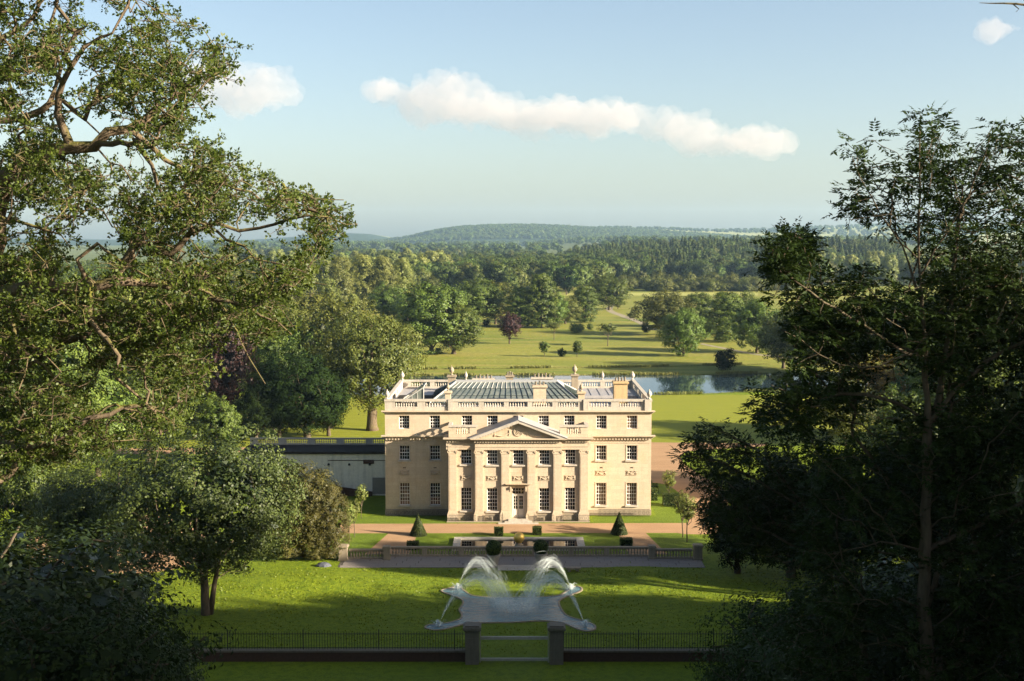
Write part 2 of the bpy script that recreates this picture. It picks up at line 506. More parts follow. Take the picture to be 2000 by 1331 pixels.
HILL_WOOD = m_hill('wooded_hill', (0.028, 0.05, 0.024), (0.26, 0.28, 0.10), 0.84)
HILL_FIELD = m_hill('chalk_downs', (0.035, 0.055, 0.02), (0.32, 0.33, 0.13), 0.42, 0.0016)
hill('hill_west', 6600, 2600, [(-700, 470), (-200, 466), (200, 468), (500, 470), (600, 464), (660, 457), (700, 455.5), (735, 458), (775, 468), (830, 472), (1000, 476)], HILL_WOOD, 3)
hill('hill_central', 5800, 2400, [(640, 482), (760, 472), (800, 468), (850, 455), (900, 447), (960, 443.5), (1040, 443), (1100, 446), (1160, 450), (1280, 456), (1500, 470), (1800, 480)], HILL_WOOD, 5)
hill('hill_east', 6300, 2600, [(900, 472), (1050, 458), (1130, 449), (1200, 447), (1300, 448), (1330, 451), (1420, 452), (1500, 450), (1560, 447), (1640, 444), (1760, 440), (1900, 437), (2100, 436), (2600, 440)], HILL_FIELD, 8)
# ------------------------------------------------------------------ the house
HX, HY = 0.70, 140.0
PALE_METAL = m_plain('pale_grey_metal', (0.34, 0.33, 0.30), 0.5, 0, 0.3, 0.15)
wrng = random.Random(9)
VOID_PAINT = m_plain('painted_sash_void', (0.006, 0.004, 0.005), 0.9, 0, 0.05)
house = thing('country_house', 'cream limestone country house with pedimented centre and balustraded roof', 'house', (HX, HY, 0))


def wall_with_openings(mb, x0, x1, z0, z1, y0, y1, ops):
    """front wall between y0 (face) and y1; ops = list of (xa, xb, za, zb)"""
    zs = sorted({z0, z1, *[o[2] for o in ops], *[o[3] for o in ops]})
    zs = [z for z in zs if z0 <= z <= z1]
    for a, b in zip(zs, zs[1:]):
        row = sorted([o for o in ops if o[2] <= a + 1e-6 and o[3] >= b - 1e-6])
        x = x0
        for o in row:
            if o[0] > x: mb.box(x, o[0], y0, y1, a, b)
            x = o[1]
        if x < x1: mb.box(x, x1, y0, y1, a, b)


WW = 1.16                                       # window width
bays_w = (-12.83, -9.38, 9.38, 12.83)
bays_c = (-5.76, -2.88, 0.0, 2.88, 5.76)
Z1, Z2, Z3 = (1.12, 3.68), (6.3, 7.95), (9.86, 11.36)
TOPW = (Z3[0], Z3[1])
ops_l = [(x - WW / 2, x + WW / 2, *z) for x in bays_w[:2] for z in (Z1, Z2)]
ops_r = [(x - WW / 2, x + WW / 2, *z) for x in bays_w[2:] for z in (Z1, Z2)]
ops_top = [(x - WW / 2, x + WW / 2, *Z3) for x in (*bays_w, *bays_c)]
ops_c = [(x - WW / 2, x + WW / 2, *z) for x in bays_c for z in (Z1, Z2) if not (x == 0 and z == Z1)] + [(-0.72, 0.72, 0.35, 3.75)]
PY, PE = -3.0, -2.72                            # portico face, its end bays set back slightly
mb = MB()
wall_with_openings(mb, -15, -7.75, 0, 9.2, 0, 0.45, ops_l)
wall_with_openings(mb, 7.75, 15, 0, 9.2, 0, 0.45, ops_r)
wall_with_openings(mb, -15, 15, 9.2, 12.0, 0, 0.45, ops_top)
mb.box(-15, -14.55, 0.45, 19.55, 0, 12); mb.box(14.55, 15, 0.45, 19.55, 0, 12); mb.box(-15, 15, 19.55, 20, 0, 12)
mb.build('wall', STONE, house)
mb = MB()
ends_l = [o for o in ops_c if o[0] < -5]; ends_r = [o for o in ops_c if o[0] > 5]; mid = [o for o in ops_c if -5 < o[0] < 5]
wall_with_openings(mb, -7.75, -4.75, 0, 9.2, PE, PE + 0.4, ends_l)
wall_with_openings(mb, 4.75, 7.75, 0, 9.2, PE, PE + 0.4, ends_r)
wall_with_openings(mb, -4.75, 4.75, 0, 9.2, PY, PY + 0.4, mid)
mb.box(-7.75, -7.35, PE + 0.4, 0, 0, 9.2); mb.box(7.35, 7.75, PE + 0.4, 0, 0, 9.2)
mb.box(-7.6, 7.6, PE + 0.2, 0, 9.2, 9.3)
mb.build('frontispiece', STONE, house)
# solid core added behind the windows to keep light out, in place of rooms
mb = MB(); mb.box(-14.3, 14.3, 1.4, 19, 0.1, 11.7)
mb.build('light_blocking_core', m_plain('dark_core_fill', (0.05, 0.04, 0.035), 0.9), house)


def moulding(mb, x0, x1, y, z0, z1, out, steps=3, ret=None):
    """stepped cornice running in x whose face stands out from y towards -y"""
    for i in range(steps):
        a = z0 + (z1 - z0) * i / steps; b = z0 + (z1 - z0) * (i + 1) / steps
        o = out * (i + 1) / steps
        mb.box(x0 - (o if ret in ('l', 'b') else 0), x1 + (o if ret in ('r', 'b') else 0), y - o, y + 0.12, a, b)


# cornices
mb = MB(); moulding(mb, -15, 15, -0.002, 11.58, 11.93, 0.38, 3, 'b'); mb.build('top_cornice', STONE, house)
for nm, x0, x1, r in (('wing_cornice', -15, -7.75, 'l'), ('wing_cornice', 7.75, 15, 'r')):
    mb = MB(); moulding(mb, x0, x1, -0.002, 8.78, 9.14, 0.42, 3, r)
    c = mb.build(nm, STONE, house)
    mb = MB(); n = int((x1 - x0) / 0.34)
    for i in range(n): mb.box(x0 + 0.1 + i * 0.34, x0 + 0.26 + i * 0.34, -0.24, -0.004, 8.62, 8.776)
    mb.build('dentil_course', STONE, c, kind='stuff')
    mb = MB(); mb.box(x0, x1, -0.06, -0.003, 8.26, 8.36); mb.build('string_course', STONE, house)
# portico entablature
mb = MB()
for x0, x1, y in ((-7.78, -4.78, PE), (4.78, 7.78, PE), (-4.78, 4.78, PY)):
    mb.box(x0, x1, y - 0.22, y - 0.003, 7.98, 8.3); mb.box(x0, x1, y - 0.27, y - 0.003, 8.3, 8.4); mb.box(x0, x1, y - 0.2, y - 0.003, 8.4, 8.8)
mb.box(-7.97, -7.752, PE - 0.2, 0, 7.98, 8.8); mb.box(7.752, 7.97, PE - 0.2, 0, 7.98, 8.8)
ent = mb.build('entablature', STONE, house)
mb = MB()
for x0, x1, y, r in ((-7.78, -4.78, PE - 0.2, 'l'), (4.78, 7.78, PE - 0.2, 'r'), (-4.78, 4.78, PY - 0.2, 'b')): moulding(mb, x0, x1, y, 8.98, 9.3, 0.5, 3, r)
mb.box(-8.25, -7.752, PE - 0.2, -0.45, 9.1, 9.3); mb.box(7.752, 8.25, PE - 0.2, -0.45, 9.1, 9.3)
mb.build('portico_cornice', STONE, house)
mb = MB()
for x0, x1, y in ((-7.9, -5.2, PE - 0.21), (5.2, 7.9, PE - 0.21), (-4.85, 4.85, PY - 0.21)):
    n = int((x1 - x0) / 0.3)
    for i in range(n): mb.box(x0 + i * 0.3, x0 + 0.15 + i * 0.3, y - 0.2, y + .01, 8.82, 8.975)
mb.build('dentil_course', STONE, ent, kind='stuff')

# pilasters
def pilaster_mesh():
    b, s, c = MB(), MB(), MB()
    b.box(-0.60, 0.60, -0.36, 0, 0, 0.82); b.box(-0.54, 0.54, -0.32, 0, 0.82, 0.96); b.box(-0.49, 0.49, -0.28, 0, 0.96, 1.08)
    w = 0.45
    s.box(-w, w, -0.22, 0, 1.08, 7.5)
    s.box(-w + 0.09, w - 0.09, -0.235, -0.221, 1.3, 7.3)
    c.box(-0.47, 0.47, -0.25, 0, 7.5, 7.58); c.box(-0.5, 0.5, -0.3, 0, 7.84, 7.976)
    c.box(-0.46, 0.46, -0.24, 0, 7.58, 7.84)
    for sx in (-1, 1):                          # volutes
        pts = []
        for k in range(22):
            a = k / 21 * 4.2 * math.pi / 2; r = 0.17 * (1 - 0.8 * k / 21)
            pts.append((sx * (0.44 - r * math.cos(a) * 1.0 + 0.02), -0.27, 7.70 + r * math.sin(a)))
        c.tube(pts, 0.045, 5)
        c.lathe([(0.01, -0.30), (0.16, -0.28), (0.16, 0.0)], 10, (0, 0, 0)) if False else None
    return b.mesh('plinth', STONE), s.mesh('shaft', STONE), c.mesh('capital', STONE)


pm = pilaster_mesh()
for x in (-7.26, -4.32, -1.44, 1.44, 4.32, 7.26):
    y = (PY if abs(x) < 5 else PE) - 0.002
    p = link('pilaster', pm[1], house, (x, y, 0)); link('plinth', pm[0], p); link('capital', pm[2], p)


# windows -------------------------------------------------------
def window_meshes(w, h, cols, rows, tag_):
    f, g, p = MB(), MB(), MB()
    t = 0.055
    f.box(-w / 2, -w / 2 + t, 0, 0.12, 0, h); f.box(w / 2 - t, w / 2, 0, 0.12, 0, h)
    f.box(-w / 2 + t, w / 2 - t, 0, 0.12, 0, t * 1.2); f.box(-w / 2 + t, w / 2 - t, 0, 0.12, h - t, h)
    iw, ih = w - 2 * t, h - 2.2 * t
    for i in range(1, cols): x = -w / 2 + t + iw * i / cols; g.box(x - 0.017, x + 0.017, 0.02, 0.06, t * 1.2, h - t)
    for j in range(1, rows):
        z = t * 1.2 + ih * j / rows; q = 0.032 if j == rows // 2 else 0.017
        g.box(-w / 2 + t, w / 2 - t, 0.024, 0.056, z - q, z + q)
    p.box(-w / 2 + t, w / 2 - t, 0.045, 0.05, t * 1.2, h - t)
    return f.mesh('window_frame' + tag_, WHITE), g.mesh('glazing_bars' + tag_, WHITE), p.mesh('pane' + tag_, PANE), p.mesh('pane_blind' + tag_, PANE_BLIND)


sillm = MB().box(-0.74, 0.74, -0.16, 0.24, -0.17, -0.002).mesh('sill', STONE_PALE)
WM = {1: window_meshes(WW, Z1[1] - Z1[0], 4, 6, 'a'), 2: window_meshes(WW, Z2[1] - Z2[0], 4, 4, 'b'), 3: window_meshes(WW, Z3[1] - Z3[0], 4, 4, 'c')}


def add_window(x, y, st, blind=False):
    f, g, p, pb = WM[st]; z = (Z1, Z2, Z3)[st - 1][0]
    o = link('window', f, house, (x, y + 0.24, z))
    link('glazing_bars', g, o); pn = link('pane', pb if blind else p, o, (0, 0.012, 0)); pn.rotation_euler = (wrng.uniform(-.012, .012), 0, wrng.uniform(-.02, .02))
    if st < 3: link('sill', sillm, o, (0, -0.24, 0))
    return o


for x in bays_w:
    for st in (1, 2, 3): add_window(x, 0, st, (x > 9 and st == 1) or (x > 12 and st != 2) or (x < -12 and st == 1))
for x in bays_c:
    y = PY if abs(x) < 5 else PE
    w3 = add_window(x, 0, 3)
    if x > 2: MB().box(-WW / 2 + .056, WW / 2 - .056, -0.004, 0.019, 0.067, 0.067 + (0.42 if x < 5 else 0.2)).build('sash_void_panel', VOID_PAINT, w3)  # dark panel painted in for the unlit room under the raised sash
    add_window(x, y, 2)
    if x: add_window(x, y, 1)
mb = MB()                                         # moulded architraves are shallow raised strips
for x in bays_w:
    for z in (Z2, Z1):
        mb.box(x - 0.70, x - 0.60, -0.03, -0.002, z[0], z[1] + 0.12); mb.box(x + 0.60, x + 0.70, -0.03, -0.002, z[0], z[1] + 0.12); mb.box(x - 0.60, x + 0.60, -0.03, -0.002, z[1] + 0.02, z[1] + 0.12)
mb.build('window_surround', STONE, house, kind='stuff')


# relief panels with swags ----------------------------------------
def relief_mesh(key):
    f, s = MB(), MB()
    w, h = 1.16, 0.52
    for a in ((-w / 2, w / 2, h - .05, h), (-w / 2, w / 2, 0, .05)): f.box(a[0], a[1], -0.07, 0, a[2], a[3])
    f.box(-w / 2, -w / 2 + .05, -0.05, 0, .05, h - .05); f.box(w / 2 - .05, w / 2, -0.05, 0, .05, h - .05)
    s.tube([(-0.42 + 0.84 * k / 12, -0.045, 0.40 - 0.22 * math.sin(math.pi * k / 12)) for k in range(13)], [0.03 + 0.05 * math.sin(math.pi * k / 12) for k in range(13)], 6)
    for sx in (-1, 1):
        s.tube([(sx * 0.45, -0.04, 0.42), (sx * 0.46, -0.05, 0.28), (sx * 0.44, -0.04, 0.1)], [0.05, 0.06, 0.02], 6)
        s.lathe([(0.0, 0), (0.06, 0.03), (0.0, 0.08)], 7, (sx * 0.43, -0.04, 0.38))
    s.tube([(0.09 * math.cos(a), -0.04, 0.36 + 0.09 * math.sin(a)) for a in np.linspace(0, 6.28, 12)], 0.025, 5)
    return f.mesh('panel_frame', STONE), s.mesh('festoon', STONE)


rm = relief_mesh('a')
for x in bays_w:
    o = link('relief_panel', rm[0], house, (x, -0.002, 4.58)); link('festoon', rm[1], o)
    v = MB()
    for k in range(4): v.box(x - 0.16 + k * 0.085, x - 0.10 + k * 0.085, -0.012, -0.003, 5.36, 5.5)
    v.build('wall_vent', m_plain('vent_dark', (0.06, 0.045, 0.03), 0.9), house)
for x in bays_c:
    y = (PY if abs(x) < 5 else PE) - 0.002
    o = link('relief_panel', rm[0], house, (x, y, 4.55)); link('festoon', rm[1], o)

# pediment -------------------------------------------------------
mb = MB()
ax, az, ay = 5.35, 9.30, PY - 0.2
mb.prism_y([(-4.9, az), (4.9, az), (0, 11.12)], ay + 0.05, 0 - 0.003)
ped = mb.build('pediment', STONE, house)
for s in (-1, 1):
    r = MB()
    r.prism_y([(s * 5.4, az + 0.003), (s * 4.55, az + 0.003), (0, 11.02), (0, 11.34)] if s < 0 else [(s * 4.55, az + 0.003), (s * 5.4, az + 0.003), (0, 11.34), (0, 11.02)], ay - 0.5, 0 - 0.003)
    r.build('raking_cornice', STONE_PALE, ped)
    lead = MB()
    lead.prism_y([(s * 5.42, az + 0.02), (0.0, 11.345), (0.0, 11.40), (s * 5.42, az + 0.075)][::(1 if s < 0 else -1)], ay - 0.55, 0 - 0.01)
    lead.build('lead_flashing', LEAD, ped)
mb = MB()
n = 15
for s in (-1, 1):
    for i in range(n):
        t = (i + 0.5) / n; x = s * 4.5 * (1 - t); z = az + 0.02 + 1.68 * t - 0.06
        mb.box(x - 0.09, x + 0.09, ay - 0.15, ay + 0.049, z - 0.07, z + 0.09)
mb.build('raking_dentils', STONE, ped, kind='stuff')
mb = MB()                                          # roundel, ribbons and swags
for r, t in ((0.50, 0.055), (0.34, 0.04), (0.17, 0.05)):
    mb.tube([(r * math.cos(a), ay + 0.02, 10.02 + r * math.sin(a)) for a in np.linspace(0, 2 * math.pi, 20)], t, 6)
mb.lathe([(0.0, 0), (0.12, 0.05), (0, 0.1)], 8, (0, ay + 0.0, 9.97))
mb.build('roundel', STONE, ped)
for s in (-1, 1):
    mb = MB()
    mb.tube([(s * (1.0 + 1.6 * k / 10), ay + 0.02, 9.86 - 0.20 * math.sin(math.pi * k / 10) - 0.02 * k) for k in range(11)], [0.05 + .04 * math.sin(math.pi * k / 10) for k in range(11)], 6)
    mb.tube([(s * 1.0, ay + 0.02, 10.2), (s * 0.95, ay + 0.02, 9.9), (s * 1.05, ay + 0.02, 9.55)], [0.03, 0.07, 0.02], 6)
    mb.tube([(s * 2.6, ay + 0.02, 9.75), (s * 2.6, ay + 0.02, 9.6), (s * 2.65, ay + 0.02, 9.42)], [0.03, 0.08, 0.02], 6)
    mb.build('swag_relief', STONE, ped)


# balusters --------------------------------------------------------
def baluster_profile(h, r):
    return [(r * .95, 0), (r * .95, h * .08), (r * .45, h * .14), (r, h * .34), (r * .9, h * .42), (r * .42, h * .70), (r * .42, h * .78), (r * .75, h * .84), (r * .95, h * .92), (r * .95, h)]


def baluster_run(mb, x0, x1, y, z, h, r, pitch, n=6):
    k = max(1, int(round((x1 - x0) / pitch)))
    for i in range(k): mb.lathe(baluster_profile(h, r), n, (x0 + (i + 0.5) * (x1 - x0) / k, y, z), False)


def run_y(mb, y0, y1, x, z, h, r, pitch, n=6):
    k = max(1, int(round((y1 - y0) / pitch)))
    for i in range(k): mb.lathe(baluster_profile(h, r), n, (x, y0 + (i + 0.5) * (y1 - y0) / k, z), False)


def ped_box(mb, x0, x1, y0, y1, z0, z1):
    mb.box(x0, x1, y0, y1, z0, z1); mb.box(x0 - 0.05, x1 + 0.05, y0 - 0.05, y1 + 0.05, z1, z1 + 0.08)


para = MB(); rows = MB(); coping = MB()
para.box(-15, 15, -0.02, 0.33, 11.935, 12.36)
runs_f = [(-13.85, -11.35), (-10.45, -8.0), (-6.75, -4.45), (-3.85, -1.6), (-1.05, 1.05), (1.6, 3.85), (4.45, 6.75), (8.0, 10.45), (11.35, 13.85)]
x = -15.0
for a, b in runs_f:
    para.box(x, a, -0.02, 0.33, 12.36, 12.95); baluster_run(rows, a, b, 0.15, 12.362, 0.585, 0.095, 0.29); x = b
para.box(x, 15, -0.02, 0.33, 12.36, 12.95)
for xx in (-7.6, 7.6, 14.5): para.box(xx - 0.28, xx + 0.28, -0.18, -0.021, 11.94, 13.2)
coping.box(-15.06, 15.06, -0.1, 0.4, 12.952, 13.2)
para.box(-15, 15, 19.65, 20.0, 11.935, 12.36)
runs_b = [(-13.6, -11.2), (-10.6, -8.2), (-7.4, -5), (-4.4, -2), (-1.2, 1.2), (2, 4.4), (5, 7.4), (8.2, 10.6), (11.2, 13.6)]
x = -15.0
for a, b in runs_b:
    para.box(x, a, 19.65, 20, 12.36, 12.95); baluster_run(rows, a, b, 19.83, 12.362, 0.585, 0.1, 0.3); x = b
para.box(x, 15, 19.65, 20, 12.36, 12.95)
coping.box(-15.06, 15.06, 19.6, 20.06, 12.952, 13.2)
for s in (-1, 1):
    xa, xb = (-15, -14.67) if s < 0 else (14.67, 15)
    para.box(xa, xb, 0.34, 19.64, 11.935, 12.36)
    for y0, y1 in ((0.34, 1.4), (4.2, 5.4), (8.2, 9.6), (12.6, 13.8), (17.8, 19.64)): para.box(xa, xb, y0, y1, 12.36, 12.95)
    for y0, y1 in ((1.4, 4.2), (5.4, 8.2), (9.6, 12.6), (13.8, 17.8)): run_y(rows, y0, y1, (xa + xb) / 2, 12.362, 0.585, 0.1, 0.32)
    coping.box(xa - 0.06, xb + 0.06, 0.41, 19.59, 12.953, 13.2)
rb = para.build('roof_parapet', STONE_PALE, house)
rows.build('balusters', STONE_PALE, rb, kind='stuff', smooth=True)
coping.build('coping', STONE_PALE, rb)

# portico end-bay balustrades
for s in (-1, 1):
    p = MB(); q = MB(); c = MB()
    x0, x1 = sorted((s * 7.7, s * 4.6))
    p.box(x0, x1, PE + 0.0, PE + 0.3, 9.302, 9.72)
    a, b = sorted((s * 6.9, s * 5.35))
    p.box(x0, a, PE, PE + .3, 9.72, 10.45); p.box(b, x1, PE, PE + .3, 9.72, 10.45)
    baluster_run(q, a, b, PE + 0.12, 9.722, 0.725, 0.12, 0.27, 8)
    xo = s * 7.7 - (0 if s > 0 else 0)
    xa, xb = sorted((s * 7.7, s * 7.4))
    p.box(xa, xb, PE + 0.3, -0.03, 9.302, 9.72)
    run_y(q, PE + 0.5, -0.3, (xa + xb) / 2, 9.722, 0.725, 0.11, 0.3, 8)
    c.box(x0 - 0.06, x1 + 0.06, PE - 0.08, PE + 0.38, 10.452, 10.66); c.box(xa - 0.05, xb + .05, PE + 0.381, -0.03, 10.452, 10.66)
    o = p.build('portico_parapet', STONE, house); q.build('balusters', STONE, o, kind='stuff', smooth=True); c.build('coping', STONE_PALE, o)

# roof deck, skylight, chimneys ---------------------------------------
mb = MB(); mb.box(-14.66, 14.66, 0.34, 19.64, 11.99, 12.15); deck = mb.build('roof_deck', LEAD, house)
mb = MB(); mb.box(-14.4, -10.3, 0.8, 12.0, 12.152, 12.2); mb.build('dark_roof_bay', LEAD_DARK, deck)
mb = MB()
for k in range(6): mb.box(7.9 + k * 1.1, 7.96 + k * 1.1, 0.6, 19.2, 12.152, 12.2)
mb.box(7.6, 14.4, 9.0, 9.3, 12.201, 12.5)
mb.build('lead_rolls', LEAD, deck)


def skylight():
    base_z, top_z = 12.35, 14.15
    A = [(-10.2, 3.2), (7.3, 3.2), (7.3, 15.8), (-10.2, 15.8)]
    B = [(-7.4, 8.6), (4.7, 8.6), (4.7, 10.4), (-7.4, 10.4)]
    kerb = MB()
    for (x0, y0), (x1, y1) in zip(A, A[1:] + A[:1]):
        kerb.box(min(x0, x1) - 0.12, max(x0, x1) + 0.12, min(y0, y1) - 0.12, max(y0, y1) + 0.12, 12.152, base_z - 0.02)
    top = MB(); top.box(-7.45, 4.75, 8.55, 10.45, top_z - 0.01, top_z + 0.07)
    o = kerb.build('skylight', LEAD_DARK, house); top.build('skylight_ridge', PALE_METAL, o)
    bars = MB(); lights = MB()
    def face(a0, a1, b0, b1, n):
        a0, a1 = Vector((*a0, base_z)), Vector((*a1, base_z)); b0, b1 = Vector((*b0, top_z)), Vector((*b1, top_z))
        nrm = (a1 - a0).cross(b0 - a0).normalized()
        if nrm.z < 0: nrm = -nrm
        for i in range(n):
            t0, t1 = i / n, (i + 1) / n
            q = [a0.lerp(a1, t0), a0.lerp(a1, t1), b0.lerp(b1, t1), b0.lerp(b1, t0)]
            m = MB(); m.add([p for p in q] + [p - nrm * 0.02 for p in q], [(0, 1, 2, 3), (7, 6, 5, 4), (0, 4, 5, 1), (1, 5, 6, 2), (2, 6, 7, 3), (3, 7, 4, 0)])
            m.build('pane', PANE_ROOF, o)
        for i in range(n + 1):
            t = i / n; lo, hi = a0.lerp(a1, t) + nrm * 0.03, b0.lerp(b1, t) + nrm * 0.03
            mid_ = lo.lerp(hi, 0.68)
            bars.tube([lo, mid_], 0.045, 4); lights.tube([mid_, hi], 0.045, 4)
        for t in (0.34, 0.68):
            bars.tube([a0.lerp(b0, t) + nrm * .03, a1.lerp(b1, t) + nrm * .03], 0.025, 4)
    face(A[0], A[1], B[0], B[1], 24); face(A[1], A[2], B[1], B[2], 10); face(A[2], A[3], B[2], B[3], 24); face(A[3], A[0], B[3], B[0], 10)
    bars.build('glazing_bars', m_plain('dark_glazing_bar', (0.03, 0.04, 0.035), 0.5), o)
    lights.build('pale_bar_tops', PALE_METAL, o)
    hips = MB()
    for a, b in zip(A, B): hips.tube([Vector((*a, base_z + 0.04)), Vector((*b, top_z + 0.05))], 0.09, 5)
    hips.build('hip_rail', PALE_METAL, o)


skylight()
# sloping glazed side light on the dark west roof bay
mb = MB()
P = [Vector((-13.6, 4.5, 12.3)), Vector((-10.95, 4.5, 12.3)), Vector((-10.95, 4.5, 14.05))]
mb.tube([P[0], P[1]], 0.06, 4); mb.tube([P[1], P[2]], 0.07, 4); mb.tube([P[2], P[0]], 0.09, 4)
for x in (-11.7, -12.3): mb.tube([(x, 4.5, 12.3), (x, 4.5, 12.3 + (x + 13.6) / 2.65 * 1.75)], 0.04, 4)
mb.tube([P[2], (-10.95, 9, 14.05)], 0.06, 4); mb.tube([(-13.6, 9, 12.3), (-10.95, 9, 14.05)], 0.08, 4)
sl = mb.build('side_light_frame', PALE_METAL, house)
mb = MB(); mb.prism_y([(-13.5, 12.33), (-11.0, 12.33), (-11.0, 13.95)], 4.52, 4.54); mb.add([(-13.55, 4.55, 12.36), (-11.0, 4.55, 14.03), (-11.0, 9, 14.03), (-13.55, 9, 12.36)], [(0, 1, 2, 3)])
mb.build('pane', PANE_ROOF, sl)

URN = [(0.10, 0), (0.2, 0.02), (0.2, 0.08), (0.07, 0.16), (0.09, 0.24), (0.26, 0.42), (0.31, 0.62), (0.27, 0.76), (0.2, 0.8), (0.24, 0.86), (0.13, 0.96), (0.05, 1.05), (0.08, 1.12), (0.0, 1.2)]


def stack(x, y, w, d, z1, pots=0, urn=0, mat=None, name='chimney'):
    mb = MB(); mb.box(x - w / 2, x + w / 2, y - d / 2, y + d / 2, 12.152, z1 - 0.3)
    mb.box(x - w / 2 - 0.06, x + w / 2 + 0.06, y - d / 2 - 0.06, y + d / 2 + 0.06, 12.152, 12.5) if name == 'chimney' else None
    for k, o in enumerate((0.07, 0.16, 0.1)): mb.box(x - w / 2 - o, x + w / 2 + o, y - d / 2 - o, y + d / 2 + o, z1 - 0.3 + k * 0.1, z1 - 0.2 + k * 0.1)
    c = mb.build(name, mat or STONE, house)
    for k in range(pots):
        px = x + (k - (pots - 1) / 2) * (w / max(pots, 1)) * 0.9
        MB().lathe([(0.15, 0), (0.12, 0.06), (0.10, 0.3 + 0.1 * (k % 2)), (0.14, 0.36 + .1 * (k % 2)), (0.11, 0.4 + .1 * (k % 2))], 8, (px, y, z1)).build('chimney_pot', STONE_DARK, c, smooth=True)
    if urn: MB().lathe([(r * urn, z * urn) for r, z in URN], 10, (x, y, z1)).build('urn', STONE_GREY, c, smooth=True)
    return c


stack(2.45, 1.9, 1.45, 1.3, 14.6, 3, 0, STONE)
stack(11.85, 4.5, 1.55, 1.5, 14.75, 4, 0, m_stone('ochre_stone', (0.44, 0.31, 0.16), (0.12, 0.1, 0.08), 0.5, 1.5))
stack(-7.95, 1.2, 0.62, 0.62, 14.0, 0, 0.75, STONE, 'roof_pier')
stack(7.15, 1.2, 0.72, 0.72, 13.95, 0, 0.8, STONE, 'roof_pier')
stack(-8.3, 17.2, 0.9, 0.9, 14.1, 0, 1.0, STONE_GREY, 'roof_pier')
stack(7.2, 17.2, 0.8, 0.8, 14.2, 0, 1.05, STONE_GREY, 'roof_pier')
stack(-1.0, 18, 0.9, 0.8, 14.0, 3, 0, STONE_GREY)
stack(-4.3, 18, 2.6, 1.0, 13.6, 5, 0, STONE_PALE)
stack(3.1, 18, 2.6, 1.0, 13.75, 5, 0, STONE_PALE)
for x, y in ((-14.75, 0.15), (14.75, 0.15), (-14.75, 19.8), (14.75, 19.8)):
    MB().lathe([(r * 0.9, z * 0.95) for r, z in URN], 10, (x, y, 13.2)).build('urn', STONE_PALE, house, smooth=True)
for x in (-6.6, 10.9): MB().lathe([(r * 0.7, z * 0.95) for r, z in URN], 10, (x, 19.8, 13.2)).build('urn', STONE_PALE, house, smooth=True)

# door -----------------------------------------------------------
dz = 0.35
mb = MB(); t = 0.09
mb.box(-0.70, -0.70 + t, PY + 0.2, PY + 0.34, dz, 3.74); mb.box(0.70 - t, 0.70, PY + 0.2, PY + 0.34, dz, 3.74)
mb.box(-0.61, 0.61, PY + 0.2, PY + 0.34, 3.65, 3.74); mb.box(-0.61, 0.61, PY + 0.2, PY + 0.34, 2.86, 3.02)
door = mb.build('door_frame', DOOR_PAINT, house)
for s in (-1, 1):
    m = MB(); x0, x1 = sorted((s * 0.01, s * 0.60))
    m.box(x0, x1, PY + 0.24, PY + 0.30, dz + 0.02, 1.32); m.box(x0, x0 + .09, PY + .24, PY + .30, 1.32, 2.85); m.box(x1 - .09, x1, PY + .24, PY + .30, 1.32, 2.85)
    m.box(x0 + .09, x1 - .09, PY + .24, PY + .30, 2.76, 2.85)
    for z in (1.70, 2.06, 2.42): m.box(x0 + .09, x1 - .09, PY + .25, PY + .29, z - .02, z + .02)
    m.box((x0 + x1) / 2 - .02, (x0 + x1) / 2 + .02, PY + .245, PY + .295, 1.32, 2.76)
    m.box(x0 + .1, x1 - .1, PY + .225, PY + .239, dz + .15, 1.2)
    lf = m.build('door_leaf', DOOR_PAINT, house)
    MB().box(x0 + .09, x1 - .09, PY + .265, PY + .275, 1.32, 2.76).build('pane', PANE, lf)
    MB().lathe([(0.03, 0), (0.045, 0.03), (0.03, 0.06)], 8, (s * 0.09, PY + 0.21, 1.4)).build('handle', IRON, lf)
m = MB()
for k in range(1, 4): m.box(-0.61 + 1.22 * k / 4 - .018, -0.61 + 1.22 * k / 4 + .018, PY + .25, PY + .29, 3.02, 3.65)
m.box(-0.61, 0.61, PY + .255, PY + .285, 3.32, 3.355)
fl = m.build('fanlight_bars', DOOR_PAINT, house)
MB().box(-0.61, 0.61, PY + .265, PY + .275, 3.02, 3.65).build('pane', PANE, fl)
m = MB()
for s in (-1, 1):
    a, b = sorted((s * 0.74, s * 0.98)); m.box(a, b, PY - 0.12, PY - 0.003, dz, 3.9)
    a, b = sorted((s * 0.78, s * 0.94)); m.box(a, b, PY - 0.4, PY - 0.12, 3.62, 3.9); m.box(a, b, PY - 0.26, PY - 0.12, 3.35, 3.62)
m.box(-0.98, 0.98, PY - 0.14, PY - 0.003, 3.9, 4.02)
moulding(m, -1.02, 1.02, PY - 0.1, 4.02, 4.24, 0.4, 3, 'b')
m.build('doorcase', STONE, house)
m = MB(); m.box(-1.5, 1.5, PY - 1.15, PY - 0.37, 0, 0.17); m.box(-1.1, 1.1, PY - 0.95, PY - 0.37, 0.17, 0.34)
m.box(-2.2, 2.2, PY - 1.6, PY - 1.15, 0, 0.09)
m.build('door_steps', STONE_PALE, house)

# plinth course and basement railings
m = MB()
m.box(-15.05, -7.76, -0.08, -0.003, 0, 0.62); m.box(7.76, 15.05, -0.08, -0.003, 0, 0.62)
for a, b, y in ((-6.64, -4.94, PE), (-3.70, -2.06, PY), (2.06, 3.70, PY), (4.94, 6.64, PE)): m.box(a, b, y - 0.08, y - 0.003, 0, 0.78)
m.box(-7.9, 7.9, PY - 0.72, PY - 0.45, 0, 0.1)
m.build('plinth_course', STONE_GREY, house)


